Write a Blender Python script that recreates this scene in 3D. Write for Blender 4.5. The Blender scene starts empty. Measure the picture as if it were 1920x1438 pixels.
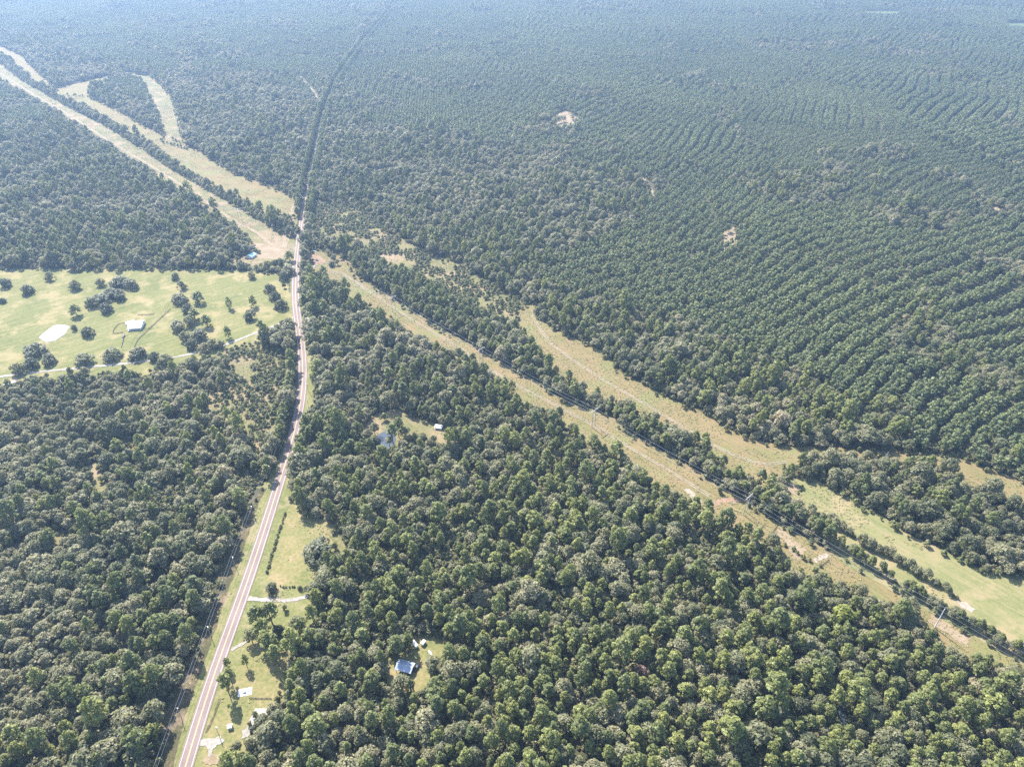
import bpy, bmesh, math, random
import numpy as np
from mathutils import Vector, Matrix

R = math.radians
rng = np.random.default_rng(7)
random.seed(7)
sc = bpy.context.scene
col = sc.collection

# ------------------------------------------------------------------ camera, sky, sun, exposure
CAM_H, PITCH, FPX = 420.0, R(35.0), 1330.0
cam_d = bpy.data.cameras.new('camera')
cam_d.sensor_fit = 'HORIZONTAL'; cam_d.sensor_width = 36.0
cam_d.lens = FPX / 1920.0 * 36.0
cam_d.clip_start = 1.0; cam_d.clip_end = 60000.0
cam = bpy.data.objects.new('camera', cam_d); col.objects.link(cam)
cam.location = (0, 0, CAM_H); cam.rotation_euler = (math.pi / 2 - PITCH, 0, 0)
sc.camera = cam

SUN_EL, SUN_AZ = R(46.0), R(33.0)          # azimuth: degrees to the left of the viewing direction
w = bpy.data.worlds.new('World'); sc.world = w; w.use_nodes = True
wn = w.node_tree; bg = wn.nodes['Background']
sky = wn.nodes.new('ShaderNodeTexSky'); sky.sky_type = 'NISHITA'; sky.sun_disc = False
sky.sun_elevation = SUN_EL; sky.sun_rotation = (-SUN_AZ) % (2 * math.pi)
sky.altitude = 100; sky.air_density = 1.0; sky.dust_density = 1.0; sky.ozone_density = 1.0
wn.links.new(sky.outputs[0], bg.inputs[0]); bg.inputs[1].default_value = 0.14
sun_d = bpy.data.lights.new('sun', 'SUN'); sun_d.energy = 5.0; sun_d.angle = R(0.55); sun_d.color = (1.0, 0.95, 0.87)
sun = bpy.data.objects.new('sun', sun_d); col.objects.link(sun)
ldir = Vector((math.sin(SUN_AZ) * math.cos(SUN_EL), -math.cos(SUN_AZ) * math.cos(SUN_EL), -math.sin(SUN_EL)))
sun.rotation_euler = ldir.to_track_quat('-Z', 'Y').to_euler()
sun.location = (-400, 700, 900)
sc.view_settings.view_transform = 'Standard'; sc.view_settings.look = 'None'
sc.view_settings.gamma = 1.0; sc.view_settings.use_curve_mapping = False
sc.view_settings.exposure = 1.6
sc.cycles.max_bounces = 5; sc.cycles.diffuse_bounces = 3; sc.cycles.glossy_bounces = 2
sc.cycles.transmission_bounces = 2; sc.cycles.volume_bounces = 0; sc.cycles.transparent_max_bounces = 4
sc.cycles.use_denoising = False
sc.cycles.sample_clamp_indirect = 4.0

HAZE_DENSITY = 0.0001
HAZE_ANISO = 0.40

# ------------------------------------------------------------------ survey: photo pixel -> metres on the plane z = h
CT, ST = math.cos(PITCH), math.sin(PITCH)
def G(u, v, h=0.0):
    a = (u - 960.0) / FPX; b = (v - 719.0) / FPX
    t = (CAM_H - h) / (ST + b * CT)
    return (a * t, t * (CT - b * ST))
def GP(pts):
    return [G(*p) for p in pts]
def proj(x, y, z):
    dz = z - CAM_H
    d = y * CT - dz * ST
    return 960 + FPX * x / d, 719 + FPX * (-dz * CT - y * ST) / d, d

# ------------------------------------------------------------------ helpers
def vnoise(x, y, seed=0):
    xi = np.floor(x).astype(np.int64); yi = np.floor(y).astype(np.int64)
    fx = x - xi; fy = y - yi
    fx = fx * fx * (3 - 2 * fx); fy = fy * fy * (3 - 2 * fy)
    def hsh(a, b):
        n = (a * 374761393 + b * 668265263 + seed * 974711) & 0xffffffff
        n = ((n ^ (n >> 13)) * 1274126177) & 0xffffffff
        return ((n ^ (n >> 16)) & 0xffff) / 65535.0
    a = hsh(xi, yi); b = hsh(xi + 1, yi); c = hsh(xi, yi + 1); d = hsh(xi + 1, yi + 1)
    return (a * (1 - fx) + b * fx) * (1 - fy) + (c * (1 - fx) + d * fx) * fy
def fbm(x, y, seed=0):
    return vnoise(x, y, seed) * .55 + vnoise(x * 2.1, y * 2.1, seed + 1) * .3 + vnoise(x * 4.3, y * 4.3, seed + 2) * .15

def inside(px, py, poly):
    p = np.asarray(poly); n = len(p); res = np.zeros(len(px), bool)
    lo = p.min(0); hi = p.max(0)
    m = (px >= lo[0]) & (px <= hi[0]) & (py >= lo[1]) & (py <= hi[1])
    if not m.any(): return res
    x = px[m]; y = py[m]; r = np.zeros(len(x), bool); j = n - 1
    for i in range(n):
        xi, yi = p[i]; xj, yj = p[j]
        c = ((yi > y) != (yj > y)) & (x < (xj - xi) * (y - yi) / ((yj - yi) or 1e-9) + xi)
        r ^= c; j = i
    res[m] = r
    return res
def dist_poly(px, py, line, reach=60.0):
    d = np.full(len(px), 1e9)
    if len(px) > 500:                                   # only the points near the line need the exact distance
        L = np.asarray(line); o = np.argsort(py, kind='stable'); ys = py[o]
        for i in range(0, len(L) - 1, 6):
            seg = L[i:i + 7]; lo = seg.min(0) - reach; hi = seg.max(0) + reach
            a, b = np.searchsorted(ys, [lo[1], hi[1]]); k = o[a:b]; k = k[(px[k] > lo[0]) & (px[k] < hi[0])]
            if len(k): d[k] = np.minimum(d[k], dist_poly2(px[k], py[k], [tuple(q) for q in seg]))
        return d
    return dist_poly2(px, py, line)
def dist_poly2(px, py, line):
    d = np.full(len(px), 1e9)
    for (ax, ay), (bx, by) in zip(line[:-1], line[1:]):
        dx, dy = bx - ax, by - ay; L = dx * dx + dy * dy + 1e-9
        t = np.clip(((px - ax) * dx + (py - ay) * dy) / L, 0, 1)
        d = np.minimum(d, np.hypot(px - ax - t * dx, py - ay - t * dy))
    return d
def smooth(line, step=6.0):
    P = [Vector((x, y)) for x, y in line]
    P = [P[0] * 2 - P[1]] + P + [P[-1] * 2 - P[-2]]
    out = []
    for i in range(1, len(P) - 2):
        n = max(2, int((P[i + 1] - P[i]).length / step))
        for k in range(n):
            t = k / n; a, b, c, d = P[i - 1], P[i], P[i + 1], P[i + 2]
            q = .5 * ((2 * b) + (c - a) * t + (2 * a - 5 * b + 4 * c - d) * t * t + (3 * b - a - 3 * c + d) * t ** 3)
            out.append((q.x, q.y))
    out.append((P[-2].x, P[-2].y))
    return out

def link(name, me, parent=None, mats=None):
    o = bpy.data.objects.new(name, me); col.objects.link(o)
    if parent is not None: o.parent = parent
    if mats is not None:
        for m in (mats if isinstance(mats, (list, tuple)) else [mats]): me.materials.append(m)
    return o
def tag(o, label=None, cat=None, group=None, kind=None):
    if label: o['label'] = label
    if cat: o['category'] = cat
    if group: o['group'] = group
    if kind: o['kind'] = kind
    return o
def empty(name, loc=(0, 0, 0), rz=0):
    o = bpy.data.objects.new(name, None); col.objects.link(o)
    o.location = loc; o.rotation_euler = (0, 0, rz); o.empty_display_size = .5
    return o
class MB:
    def __init__(s): s.v = []; s.f = []
    def add(s, vs, fs):
        o = len(s.v); s.v += [tuple(v) for v in vs]; s.f += [tuple(i + o for i in f) for f in fs]; return s
    def box(s, x0, x1, y0, y1, z0, z1, c=0.0):
        if c <= 0:
            return s.add([(x0, y0, z0), (x1, y0, z0), (x1, y1, z0), (x0, y1, z0), (x0, y0, z1), (x1, y0, z1), (x1, y1, z1), (x0, y1, z1)],
                         [(0, 3, 2, 1), (4, 5, 6, 7), (0, 1, 5, 4), (1, 2, 6, 5), (2, 3, 7, 6), (3, 0, 4, 7)])
        def ring(d, z): return [(x0 + d + c, y0 + d, z), (x1 - d - c, y0 + d, z), (x1 - d, y0 + d + c, z), (x1 - d, y1 - d - c, z), (x1 - d - c, y1 - d, z), (x0 + d + c, y1 - d, z), (x0 + d, y1 - d - c, z), (x0 + d, y0 + d + c, z)]
        rs = ring(c, z0) + ring(0, z0 + c) + ring(0, z1 - c) + ring(c, z1)
        fs = [tuple(range(7, -1, -1)), tuple(range(24, 32))]
        for k in range(3):
            for i in range(8): fs.append((k * 8 + i, k * 8 + (i + 1) % 8, k * 8 + 8 + (i + 1) % 8, k * 8 + 8 + i))
        return s.add(rs, fs)
    def tube(s, pts, rads, n=6):
        base = len(s.v); k = len(pts)
        for i, p in enumerate(pts):
            p = Vector(p); a = Vector(pts[max(0, i - 1)]); b = Vector(pts[min(k - 1, i + 1)])
            d = (b - a).normalized() if (b - a).length > 1e-6 else Vector((0, 0, 1))
            u = d.cross(Vector((1, 0, 0)) if abs(d.x) < .8 else Vector((0, 1, 0))).normalized(); q = d.cross(u)
            r = rads[i] if isinstance(rads, (list, tuple)) else rads
            for j in range(n):
                t = 2 * math.pi * j / n
                s.v.append(tuple(p + u * (math.cos(t) * r) + q * (math.sin(t) * r)))
        for i in range(k - 1):
            for j in range(n):
                s.f.append((base + i * n + j, base + i * n + (j + 1) % n, base + (i + 1) * n + (j + 1) % n, base + (i + 1) * n + j))
        s.f.append(tuple(base + j for j in range(n - 1, -1, -1))); s.f.append(tuple(base + (k - 1) * n + j for j in range(n)))
        return s
    def mesh(s, name):
        me = bpy.data.meshes.new(name); me.from_pydata(s.v, [], s.f); me.update(); return me
    def build(s, name, mat, parent=None): return link(name, s.mesh(name), parent, mat)

# ------------------------------------------------------------------ materials
def newmat(name):
    m = bpy.data.materials.new(name); m.use_nodes = True; nt = m.node_tree
    for n in list(nt.nodes): nt.nodes.remove(n)
    out = nt.nodes.new('ShaderNodeOutputMaterial'); return m, nt, out
def N(nt, t, **kw):
    n = nt.nodes.new(t)
    for k, v in kw.items(): setattr(n, k, v)
    return n
def ramp(nt, fac, stops):
    r = N(nt, 'ShaderNodeValToRGB'); e = r.color_ramp.elements
    while len(e) < len(stops): e.new(0.5)
    for i, (p, c) in enumerate(stops): e[i].position = p; e[i].color = (*c, 1)
    nt.links.new(fac, r.inputs[0]); return r.outputs[0]
def noise(nt, scale, detail=3, vec=None, rough=.55):
    n = N(nt, 'ShaderNodeTexNoise'); n.inputs['Scale'].default_value = scale; n.inputs['Detail'].default_value = detail; n.inputs['Roughness'].default_value = rough
    if vec is not None: nt.links.new(vec, n.inputs['Vector'])
    return n.outputs['Fac']
def mix(nt, f, a, b, mode='MIX'):
    m = N(nt, 'ShaderNodeMix'); m.data_type = 'RGBA'; m.blend_type = mode
    if isinstance(f, float): m.inputs[0].default_value = f
    else: nt.links.new(f, m.inputs[0])
    for s, i in ((a, 6), (b, 7)):
        if isinstance(s, tuple): m.inputs[i].default_value = (*s, 1)
        else: nt.links.new(s, m.inputs[i])
    return m.outputs[2]
def math_(nt, op, a, b=None, c=None):
    m = N(nt, 'ShaderNodeMath', operation=op)
    for i, s in enumerate((a, b, c)):
        if s is None: continue
        if isinstance(s, (int, float)): m.inputs[i].default_value = s
        else: nt.links.new(s, m.inputs[i])
    return m.outputs[0]
def mrange(nt, v, a, b, c, d):
    m = N(nt, 'ShaderNodeMapRange'); nt.links.new(v, m.inputs[0])
    for i, x in enumerate((a, b, c, d)): m.inputs[i + 1].default_value = x
    return m.outputs[0]

def ground_mat(name, stops, big=.02, fine=.35, streak=None, rough=.95, bump=.4, specks=None, tint=None):
    m, nt, out = newmat(name)
    geo = N(nt, 'ShaderNodeNewGeometry'); pos = geo.outputs['Position']
    f1 = noise(nt, big, 4, pos, .6)
    f2 = noise(nt, fine, 3, pos, .7)
    f = math_(nt, 'ADD', math_(nt, 'MULTIPLY', f1, .5), math_(nt, 'MULTIPLY', f2, .5))
    if streak:
        mp = N(nt, 'ShaderNodeMapping'); mp.inputs['Rotation'].default_value = (0, 0, streak[0]); mp.inputs['Scale'].default_value = (1, 22, 1); mp.vector_type = 'TEXTURE'
        nt.links.new(pos, mp.inputs[0])
        f3 = noise(nt, streak[1], 2, mp.outputs[0], .5)
        f = math_(nt, 'ADD', math_(nt, 'MULTIPLY', f, .62), math_(nt, 'MULTIPLY', f3, .38))
    f = mrange(nt, f, .36, .64, 0, 1)
    c = ramp(nt, f, [(p, tuple(.86 * q for q in cc)) for p, cc in stops])
    if tint:
        c = mix(nt, mrange(nt, noise(nt, tint[0], 4, pos, .65), .5, .62, 0, tint[2]), c, tint[1])
    if specks:
        s = noise(nt, specks[0], 2, pos, .6)
        c = mix(nt, mrange(nt, s, specks[1], specks[1] + .05, 0, 1), c, specks[2])
    b = N(nt, 'ShaderNodeBsdfPrincipled'); nt.links.new(c, b.inputs['Base Color']); b.inputs['Roughness'].default_value = rough
    b.inputs['Specular IOR Level'].default_value = .15
    bp = N(nt, 'ShaderNodeBump'); bp.inputs['Strength'].default_value = bump; bp.inputs['Distance'].default_value = .5
    nt.links.new(noise(nt, 1.2, 3, pos, .7), bp.inputs['Height']); nt.links.new(bp.outputs[0], b.inputs['Normal'])
    nt.links.new(b.outputs[0], out.inputs[0]); return m

def plain(name, c, rough=.6, metal=0.0, var=.12, scale=.8, spec=.5):
    m, nt, out = newmat(name)
    geo = N(nt, 'ShaderNodeNewGeometry')
    f = noise(nt, scale, 4, geo.outputs['Position'], .6)
    cc = ramp(nt, mrange(nt, f, .3, .7, 0, 1), [(0, tuple(x * (1 - var) for x in c)), (1, tuple(min(1, x * (1 + var)) for x in c))])
    b = N(nt, 'ShaderNodeBsdfPrincipled'); nt.links.new(cc, b.inputs['Base Color'])
    b.inputs['Roughness'].default_value = rough; b.inputs['Metallic'].default_value = metal; b.inputs['Specular IOR Level'].default_value = spec
    nt.links.new(b.outputs[0], out.inputs[0]); return m

def leaf_mat(name, cols, trans=.3, patch=.006, leafvar=.42, spec=.35):
    """per-tree tone from the tree's own place and random number, per-clump tone from the mesh island"""
    m, nt, out = newmat(name)
    oi = N(nt, 'ShaderNodeObjectInfo'); geo = N(nt, 'ShaderNodeNewGeometry')
    pn = noise(nt, patch, 2, oi.outputs['Location'], .6)
    f = math_(nt, 'ADD', math_(nt, 'MULTIPLY', mrange(nt, pn, .3, .7, 0, 1), .45), math_(nt, 'MULTIPLY', oi.outputs['Random'], .55))
    n = len(cols)
    c = ramp(nt, f, [(i / (n - 1), cc) for i, cc in enumerate(cols)])
    isl = geo.outputs['Random Per Island']
    br = mrange(nt, isl, 0, 1, 1 - leafvar, 1 + leafvar)
    mul = N(nt, 'ShaderNodeVectorMath', operation='SCALE'); nt.links.new(c, mul.inputs[0]); nt.links.new(br, mul.inputs['Scale'])
    c = mul.outputs[0]
    b = N(nt, 'ShaderNodeBsdfPrincipled'); nt.links.new(c, b.inputs['Base Color']); b.inputs['Roughness'].default_value = .55
    b.inputs['Specular IOR Level'].default_value = spec
    tr = N(nt, 'ShaderNodeBsdfTranslucent')
    tc = mix(nt, 1.0, c, (1.15, 1.1, .55), 'MULTIPLY'); nt.links.new(tc, tr.inputs[0])
    ms = N(nt, 'ShaderNodeMixShader'); ms.inputs[0].default_value = trans
    nt.links.new(b.outputs[0], ms.inputs[1]); nt.links.new(tr.outputs[0], ms.inputs[2]); nt.links.new(ms.outputs[0], out.inputs[0])
    return m

M = {}
M['floor'] = ground_mat('forest_floor', [(0, (.04, .045, .02)), (.5, (.07, .07, .034)), (1, (.12, .1, .055))], .03, .3)
M['pasture'] = ground_mat('pasture_grass', [(0, (.095, .11, .036)), (.35, (.142, .148, .05)), (.7, (.182, .174, .064)), (1, (.24, .2, .1))], .02, .25, (R(-48), .35), tint=(.03, (.25, .2, .1), .8))
M['cutgrass'] = ground_mat('cut_grass', [(0, (.095, .112, .042)), (.4, (.16, .152, .062)), (.7, (.21, .172, .084)), (1, (.27, .195, .118))], .03, .4, (R(43), .5), .95, .8, (.55, .6, (.085, .1, .045)), (.025, (.27, .19, .125), .8))
M['cutdry'] = ground_mat('dry_cut_grass', [(0, (.125, .122, .048)), (.4, (.19, .155, .068)), (.75, (.235, .168, .088)), (1, (.28, .19, .115))], .04, .4, (R(43), .5), .95, .8, (.5, .6, (.11, .115, .05)), (.022, (.15, .16, .06), .6))
M['cutfloor'] = ground_mat('shade_darkened_brush_ground', [(0, (.05, .055, .025)), (.5, (.09, .08, .04)), (1, (.22, .16, .11))], .06, .4)  # brown brush ground, colour lowered to carry the wood's shadow
M['verge'] = ground_mat('verge_grass', [(0, (.1, .118, .038)), (.45, (.15, .158, .055)), (.8, (.21, .195, .085)), (1, (.27, .21, .125))], .05, .5, None, tint=(.06, (.25, .2, .115), .6))
M['yard'] = ground_mat('yard_grass', [(0, (.12, .14, .045)), (.4, (.19, .175, .07)), (.75, (.25, .2, .095)), (1, (.31, .23, .135))], .05, .4, None, tint=(.07, (.14, .15, .055), .4))
M['meadow'] = ground_mat('green_meadow', [(0, (.125, .14, .052)), (.5, (.19, .185, .078)), (1, (.26, .21, .115))], .03, .3, (R(43), .4), tint=(.035, (.24, .19, .105), .85))
M['far_meadow'] = ground_mat('far_meadow_grass', [(0, (.07, .1, .035)), (1, (.11, .14, .05))], .03, .3)
M['dirt'] = ground_mat('bare_dirt', [(0, (.2, .15, .09)), (.5, (.26, .2, .13)), (1, (.32, .25, .18))], .08, .5, None)
M['redsoil'] = ground_mat('red_soil', [(0, (.19, .125, .08)), (.5, (.27, .17, .115)), (1, (.33, .24, .165))], .1, .5, None)
M['gravel'] = ground_mat('pale_gravel', [(0, (.21, .185, .15)), (.5, (.31, .28, .245)), (1, (.42, .39, .35))], .08, .6, None)
M['sand'] = ground_mat('sand', [(0, (.22, .18, .13)), (.5, (.3, .255, .2)), (1, (.38, .33, .27))], .1, .5, None)
M['asphalt'] = ground_mat('road_surface', [(0, (.18, .137, .128)), (.5, (.215, .165, .155)), (1, (.25, .195, .185))], .05, 1.2, None, .85, .1)
M['shoulder'] = ground_mat('shoulder', [(0, (.17, .145, .11)), (1, (.25, .205, .16))], .08, .9, None)
M['white_line'] = plain('white_road_paint', (.36, .33, .31), .6)
M['yellow_line'] = plain('yellow_road_paint', (.45, .31, .1), .6)
M['bark'] = plain('bark', (.17, .125, .09), .9, 0, .3, .6, .1)
M['paleBark'] = plain('bleached_wood', (.45, .42, .38), .85, 0, .2, .6, .1)
M['poleWood'] = plain('weathered_pole_wood', (.42, .39, .36), .8, 0, .2)
M['steel'] = plain('galvanised_steel', (.5, .52, .54), .4, .7)
M['wire'] = plain('aluminium_wire', (.42, .43, .45), .4, .6)
M['white_metal'] = plain('white_metal_roofing', (.8, .8, .79), .45, 0, .05)
M['white_wall'] = plain('white_siding', (.7, .69, .66), .6, 0, .06)
M['tan_wall'] = plain('tan_siding', (.45, .38, .3), .7)
M['blue_metal'] = plain('blue_grey_metal_roofing', (.3, .35, .43), .4, .2, .2, .35)
M['teal_metal'] = plain('pale_teal_roofing', (.42, .66, .7), .45, .1, .08)
M['grey_shingle'] = plain('grey_shingle', (.25, .25, .26), .85)
M['dark_open'] = plain('dark_interior', (.03, .03, .035), .8)
M['glass'] = plain('window_glass', (.05, .06, .07), .1, 0, .1, .8, .6)
M['tyre'] = plain('tyre_rubber', (.03, .03, .03), .9)
M['car_white'] = plain('white_car_paint', (.78, .78, .78), .25)
M['car_dark'] = plain('dark_blue_car_paint', (.04, .05, .09), .25)
M['car_red'] = plain('dark_red_car_paint', (.25, .04, .035), .3)
M['car_silver'] = plain('silver_car_paint', (.5, .52, .55), .3, .3)
M['fence_wood'] = plain('weathered_fence_wood', (.17, .14, .12), .9, 0, .25)
M['concrete'] = plain('pale_concrete', (.62, .6, .56), .85, 0, .1, .5)

def water_mat(name, c, rough):
    m, nt, out = newmat(name)
    geo = N(nt, 'ShaderNodeNewGeometry')
    b = N(nt, 'ShaderNodeBsdfPrincipled'); b.inputs['Base Color'].default_value = (*c, 1); b.inputs['Roughness'].default_value = rough
    b.inputs['IOR'].default_value = 1.333; b.inputs['Specular IOR Level'].default_value = 1.0
    bp = N(nt, 'ShaderNodeBump'); bp.inputs['Strength'].default_value = .12; bp.inputs['Distance'].default_value = .15
    nt.links.new(noise(nt, 1.4, 3, geo.outputs['Position'], .6), bp.inputs['Height']); nt.links.new(bp.outputs[0], b.inputs['Normal'])
    nt.links.new(b.outputs[0], out.inputs[0]); return m
M['pond_pale'] = water_mat('sky_glare_water', (.2, .215, .225), .25)  # bright sky reflection on the pond painted into the base colour
M['pond_dark'] = water_mat('dark_water', (.03, .045, .06), .12)

M['leaf_broad'] = leaf_mat('broadleaf_leaves', [(.075, .09, .044), (.145, .155, .076), (.215, .212, .112), (.26, .245, .14), (.34, .295, .19)], .45, .006, .42, .4)
M['leaf_pine'] = leaf_mat('pine_needles', [(.1, .122, .05), (.15, .172, .06), (.21, .228, .07), (.265, .268, .078)], .42, .004)
M['leaf_plant'] = leaf_mat('plantation_pine_needles', [(.13, .16, .074), (.19, .22, .095), (.25, .275, .115)], .45, .003)
M['leaf_scrub'] = leaf_mat('scrub_leaves', [(.12, .145, .05), (.165, .18, .068), (.21, .2, .09)], .38, .02)
M['leaf_weed'] = leaf_mat('weed_leaves', [(.15, .17, .065), (.25, .23, .1), (.34, .27, .14)], .3, .03)
M['leaf_yellow'] = leaf_mat('yellow_green_leaves', [(.2, .22, .045), (.22, .235, .05)], .35)
M['leaf_brown'] = leaf_mat('dying_reddish_leaves', [(.2, .12, .09), (.24, .16, .12)], .3)
M['leaf_dark'] = leaf_mat('dark_oak_leaves', [(.08, .095, .052), (.12, .13, .07)], .35)

# ------------------------------------------------------------------ ground sheets
layer = [0]
def dense(poly, step=5.0, jit=.9, seed=1):
    out = []
    for (ax, ay), (bx, by) in zip(poly, poly[1:] + poly[:1]):
        L = math.hypot(bx - ax, by - ay); n = max(1, int(L / step))
        for k in range(n):
            t = k / n; x = ax + (bx - ax) * t; y = ay + (by - ay) * t
            nx, ny = -(by - ay) / (L + 1e-9), (bx - ax) / (L + 1e-9)
            j = (fbm(np.array([x * .13]), np.array([y * .13]), seed)[0] - .5) * 4 * jit + (vnoise(np.array([x * .8]), np.array([y * .8]), seed + 3)[0] - .5) * 2.2 * min(1, jit)
            out.append((x + nx * j, y + ny * j))
    return out
def sheet(name, poly, mat, label, jit=.9, step=1.6, cat=None):
    layer[0] += 1; z = .004 * layer[0]
    p = dense(poly, step, jit, layer[0]) if jit else poly
    bm = bmesh.new(); vs = [bm.verts.new((x, y, z)) for x, y in p]
    f = bm.faces.new(vs); f.normal_update()
    if f.normal.z < 0: f.normal_flip()
    bmesh.ops.triangulate(bm, faces=[f], ngon_method='EAR_CLIP')
    me = bpy.data.meshes.new(name); bm.to_mesh(me); bm.free()
    return tag(link(name, me, None, mat), label, cat, None, 'structure')
def ribbon(name, line, width, mat, label, off=0.0, jit=0.0, parent=None, z=None, dash=None):
    if z is None: layer[0] += 1; z = .004 * layer[0]
    vs, fs = [], []
    n = len(line)
    for i, (x, y) in enumerate(line):
        ax, ay = line[max(0, i - 1)]; bx, by = line[min(n - 1, i + 1)]
        L = math.hypot(bx - ax, by - ay) + 1e-9; nx, ny = -(by - ay) / L, (bx - ax) / L
        j1 = j2 = 0
        if jit:
            j1, j2 = ((fbm(np.array([x * .45 + 50 * q]), np.array([y * .45]), 5 + q)[0] - .5) * 2 * jit for q in (0, 1))
        wl = width[i] if isinstance(width, list) else width
        vs += [(x + nx * (off - wl / 2 - j1), y + ny * (off - wl / 2 - j1), z), (x + nx * (off + wl / 2 + j2), y + ny * (off + wl / 2 + j2), z)]
        if i and not (dash and (i // dash) % 2): fs.append((2 * i - 2, 2 * i, 2 * i + 1, 2 * i - 1))
    me = bpy.data.meshes.new(name); me.from_pydata(vs, [], fs); me.update()
    o = link(name, me, parent, mat)
    if parent is None: tag(o, label, None, None, 'structure')
    return o

FAR = 9000.0
bm = bmesh.new(); bmesh.ops.create_grid(bm, x_segments=40, y_segments=40, size=FAR)
me = bpy.data.meshes.new('ground'); bm.to_mesh(me); bm.free()
g = tag(link('ground', me, None, M['floor']), 'brown leaf-littered forest floor under all the woods', None, None, 'structure')
g.location = (0, 3500, 0)

# open land read off the photograph; a third number is the height of the canopy that bounds it on the near side
HC = 11
PASTURE = GP([(-160, 512), (0, 505), (60, 502), (110, 504), (150, 507), (200, 505), (300, 504), (400, 506), (480, 508), (520, 512), (538, 528), (546, 560), (548, 597),
              (545, 606, 5), (510, 622, 6), (480, 634, 7), (440, 650, 7), (400, 664, 8), (330, 678, 9), (260, 690, 10), (180, 694, 10), (100, 698, 10), (50, 704, 10), (0, 710, 10), (-160, 722, 10)])
CA_L = GP([(-120, 48), (0, 119), (60, 160), (130, 200), (200, 235), (270, 279), (330, 319), (400, 359), (460, 394), (520, 430), (556, 452), (556, 480), (545, 498), (520, 503), (480, 503), (450, 503), (425, 498), (440, 480, 4), (478, 462, HC), (466, 452, HC),
           (448, 428, HC), (420, 405, HC), (370, 372, HC), (300, 330, HC), (240, 290, HC), (170, 248, HC), (110, 210, HC), (60, 180, HC), (0, 147, HC), (-120, 80, HC)])
CB_L = GP([(165, 182), (200, 197), (230, 212), (280, 242), (312, 255), (345, 270), (380, 287), (440, 326), (500, 347), (555, 374), (562, 384), (556, 425), (545, 420, 4), (530, 412, 4), (480, 391, 4), (430, 366, 4), (380, 341, 4), (340, 316, 4), (290, 277, 4), (240, 251, 4), (190, 217, 4), (150, 196, 4), (108, 186, 4), (100, 176)])
CC_L = GP([(300, 268), (306, 258), (298, 226), (284, 192), (266, 154), (235, 145), (230, 136), (282, 143), (306, 161), (325, 186), (338, 228), (346, 262), (362, 286)])
CD_L = GP([(100, 178), (112, 164), (150, 155), (200, 143), (219, 147), (170, 166), (163, 186), (110, 186)])
CE_L = GP([(-120, 60), (0, 86), (45, 108), (60, 128), (95, 158), (102, 176), (92, 172), (70, 160), (45, 135), (0, 102), (-120, 78)])
def lower(pts, u0, d0, u1, d1):
    return [(p[0], p[1] + (d0 + (d1 - d0) * min(1, max(0, (p[0] - u0) / (u1 - u0)))), *p[2:]) if len(p) == 2 and p[0] > 660 else p for p in pts]
CA_R = GP(lower([(578, 466), (600, 468), (632, 474), (664, 495), (668, 512), (700, 532), (735, 551), (780, 581), (825, 609), (872, 634), (905, 651), (960, 683), (1010, 710), (1060, 740), (1110, 758), (1140, 768), (1165, 787), (1200, 813), (1230, 831), (1270, 848), (1310, 873), (1355, 905), (1394, 922), (1418, 938), (1448, 960), (1478, 975), (1517, 1000), (1549, 1015), (1577, 1026), (1616, 1050), (1690, 1092), (1740, 1120), (1780, 1147), (1830, 1172), (1880, 1202), (2060, 1300),
           (2060, 1330, HC), (1920, 1246, HC), (1887, 1239, HC), (1862, 1227, HC), (1817, 1220, HC), (1787, 1197, HC), (1762, 1184, HC), (1737, 1164, HC), (1715, 1135, HC), (1658, 1108, HC), (1620, 1093, HC), (1565, 1077, HC), (1537, 1065, HC), (1493, 1061, HC), (1477, 1035, HC), (1446, 1003, HC), (1402, 997, HC), (1382, 980, HC), (1359, 966, HC), (1327, 950, HC), (1280, 924, HC), (1240, 906, HC), (1173, 858, HC), (1140, 828, HC), (1090, 818, HC), (1063, 788, HC), (1023, 764, HC), (983, 744, HC), (950, 721, HC), (907, 688, HC), (867, 661, HC), (820, 648, HC), (783, 621, HC), (740, 598, HC), (696, 566, HC), (647, 546, HC), (622, 520, HC), (588, 518, HC), (578, 505)], 664, 4, 1700, 15))
CB_R = GP(lower([(965, 578), (993, 566), (1012, 566), (1004, 586), (1020, 600), (1043, 617), (1066, 626), (1096, 637), (1134, 654), (1159, 688), (1181, 700), (1212, 717), (1259, 743), (1306, 760), (1340, 778), (1390, 806), (1433, 820), (1490, 828), (1600, 832), (1700, 836), (1790, 846), (1850, 868), (1920, 893), (2060, 950),
           (2060, 990, HC), (1920, 930, HC), (1850, 906, HC), (1790, 882, HC), (1770, 862, HC), (1700, 852, HC), (1600, 848, HC), (1520, 852, HC), (1487, 862, HC), (1460, 884, HC), (1438, 898, HC), (1390, 882, HC), (1351, 866, HC), (1327, 824, HC), (1306, 814, HC), (1263, 804, HC), (1246, 780, HC), (1212, 768, HC), (1188, 757, HC), (1159, 746, HC), (1112, 732, HC), (1090, 715, HC), (1071, 702, HC), (1049, 690, HC), (1029, 678, HC), (1012, 656, HC), (1009, 643, HC), (996, 628, HC), (974, 612, HC), (965, 592, HC)], 990, 3, 1500, 9))
CB2 = GP([(1465, 906, 4), (1480, 898), (1500, 895), (1521, 896), (1549, 908), (1565, 921), (1592, 932), (1620, 950), (1664, 974), (1714, 1006), (1781, 1036), (1817, 1058), (1861, 1072), (1920, 1082), (2060, 1110),
          (2060, 1290), (1920, 1222, 8), (1880, 1205, 8), (1830, 1177, 8), (1780, 1152, 8), (1740, 1128, 8), (1700, 1110, 8), (1650, 1075, 8), (1600, 1050, 9), (1570, 1020, 10), (1540, 990, 11), (1505, 955, 11), (1480, 940, 11), (1468, 925, 8)])
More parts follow.
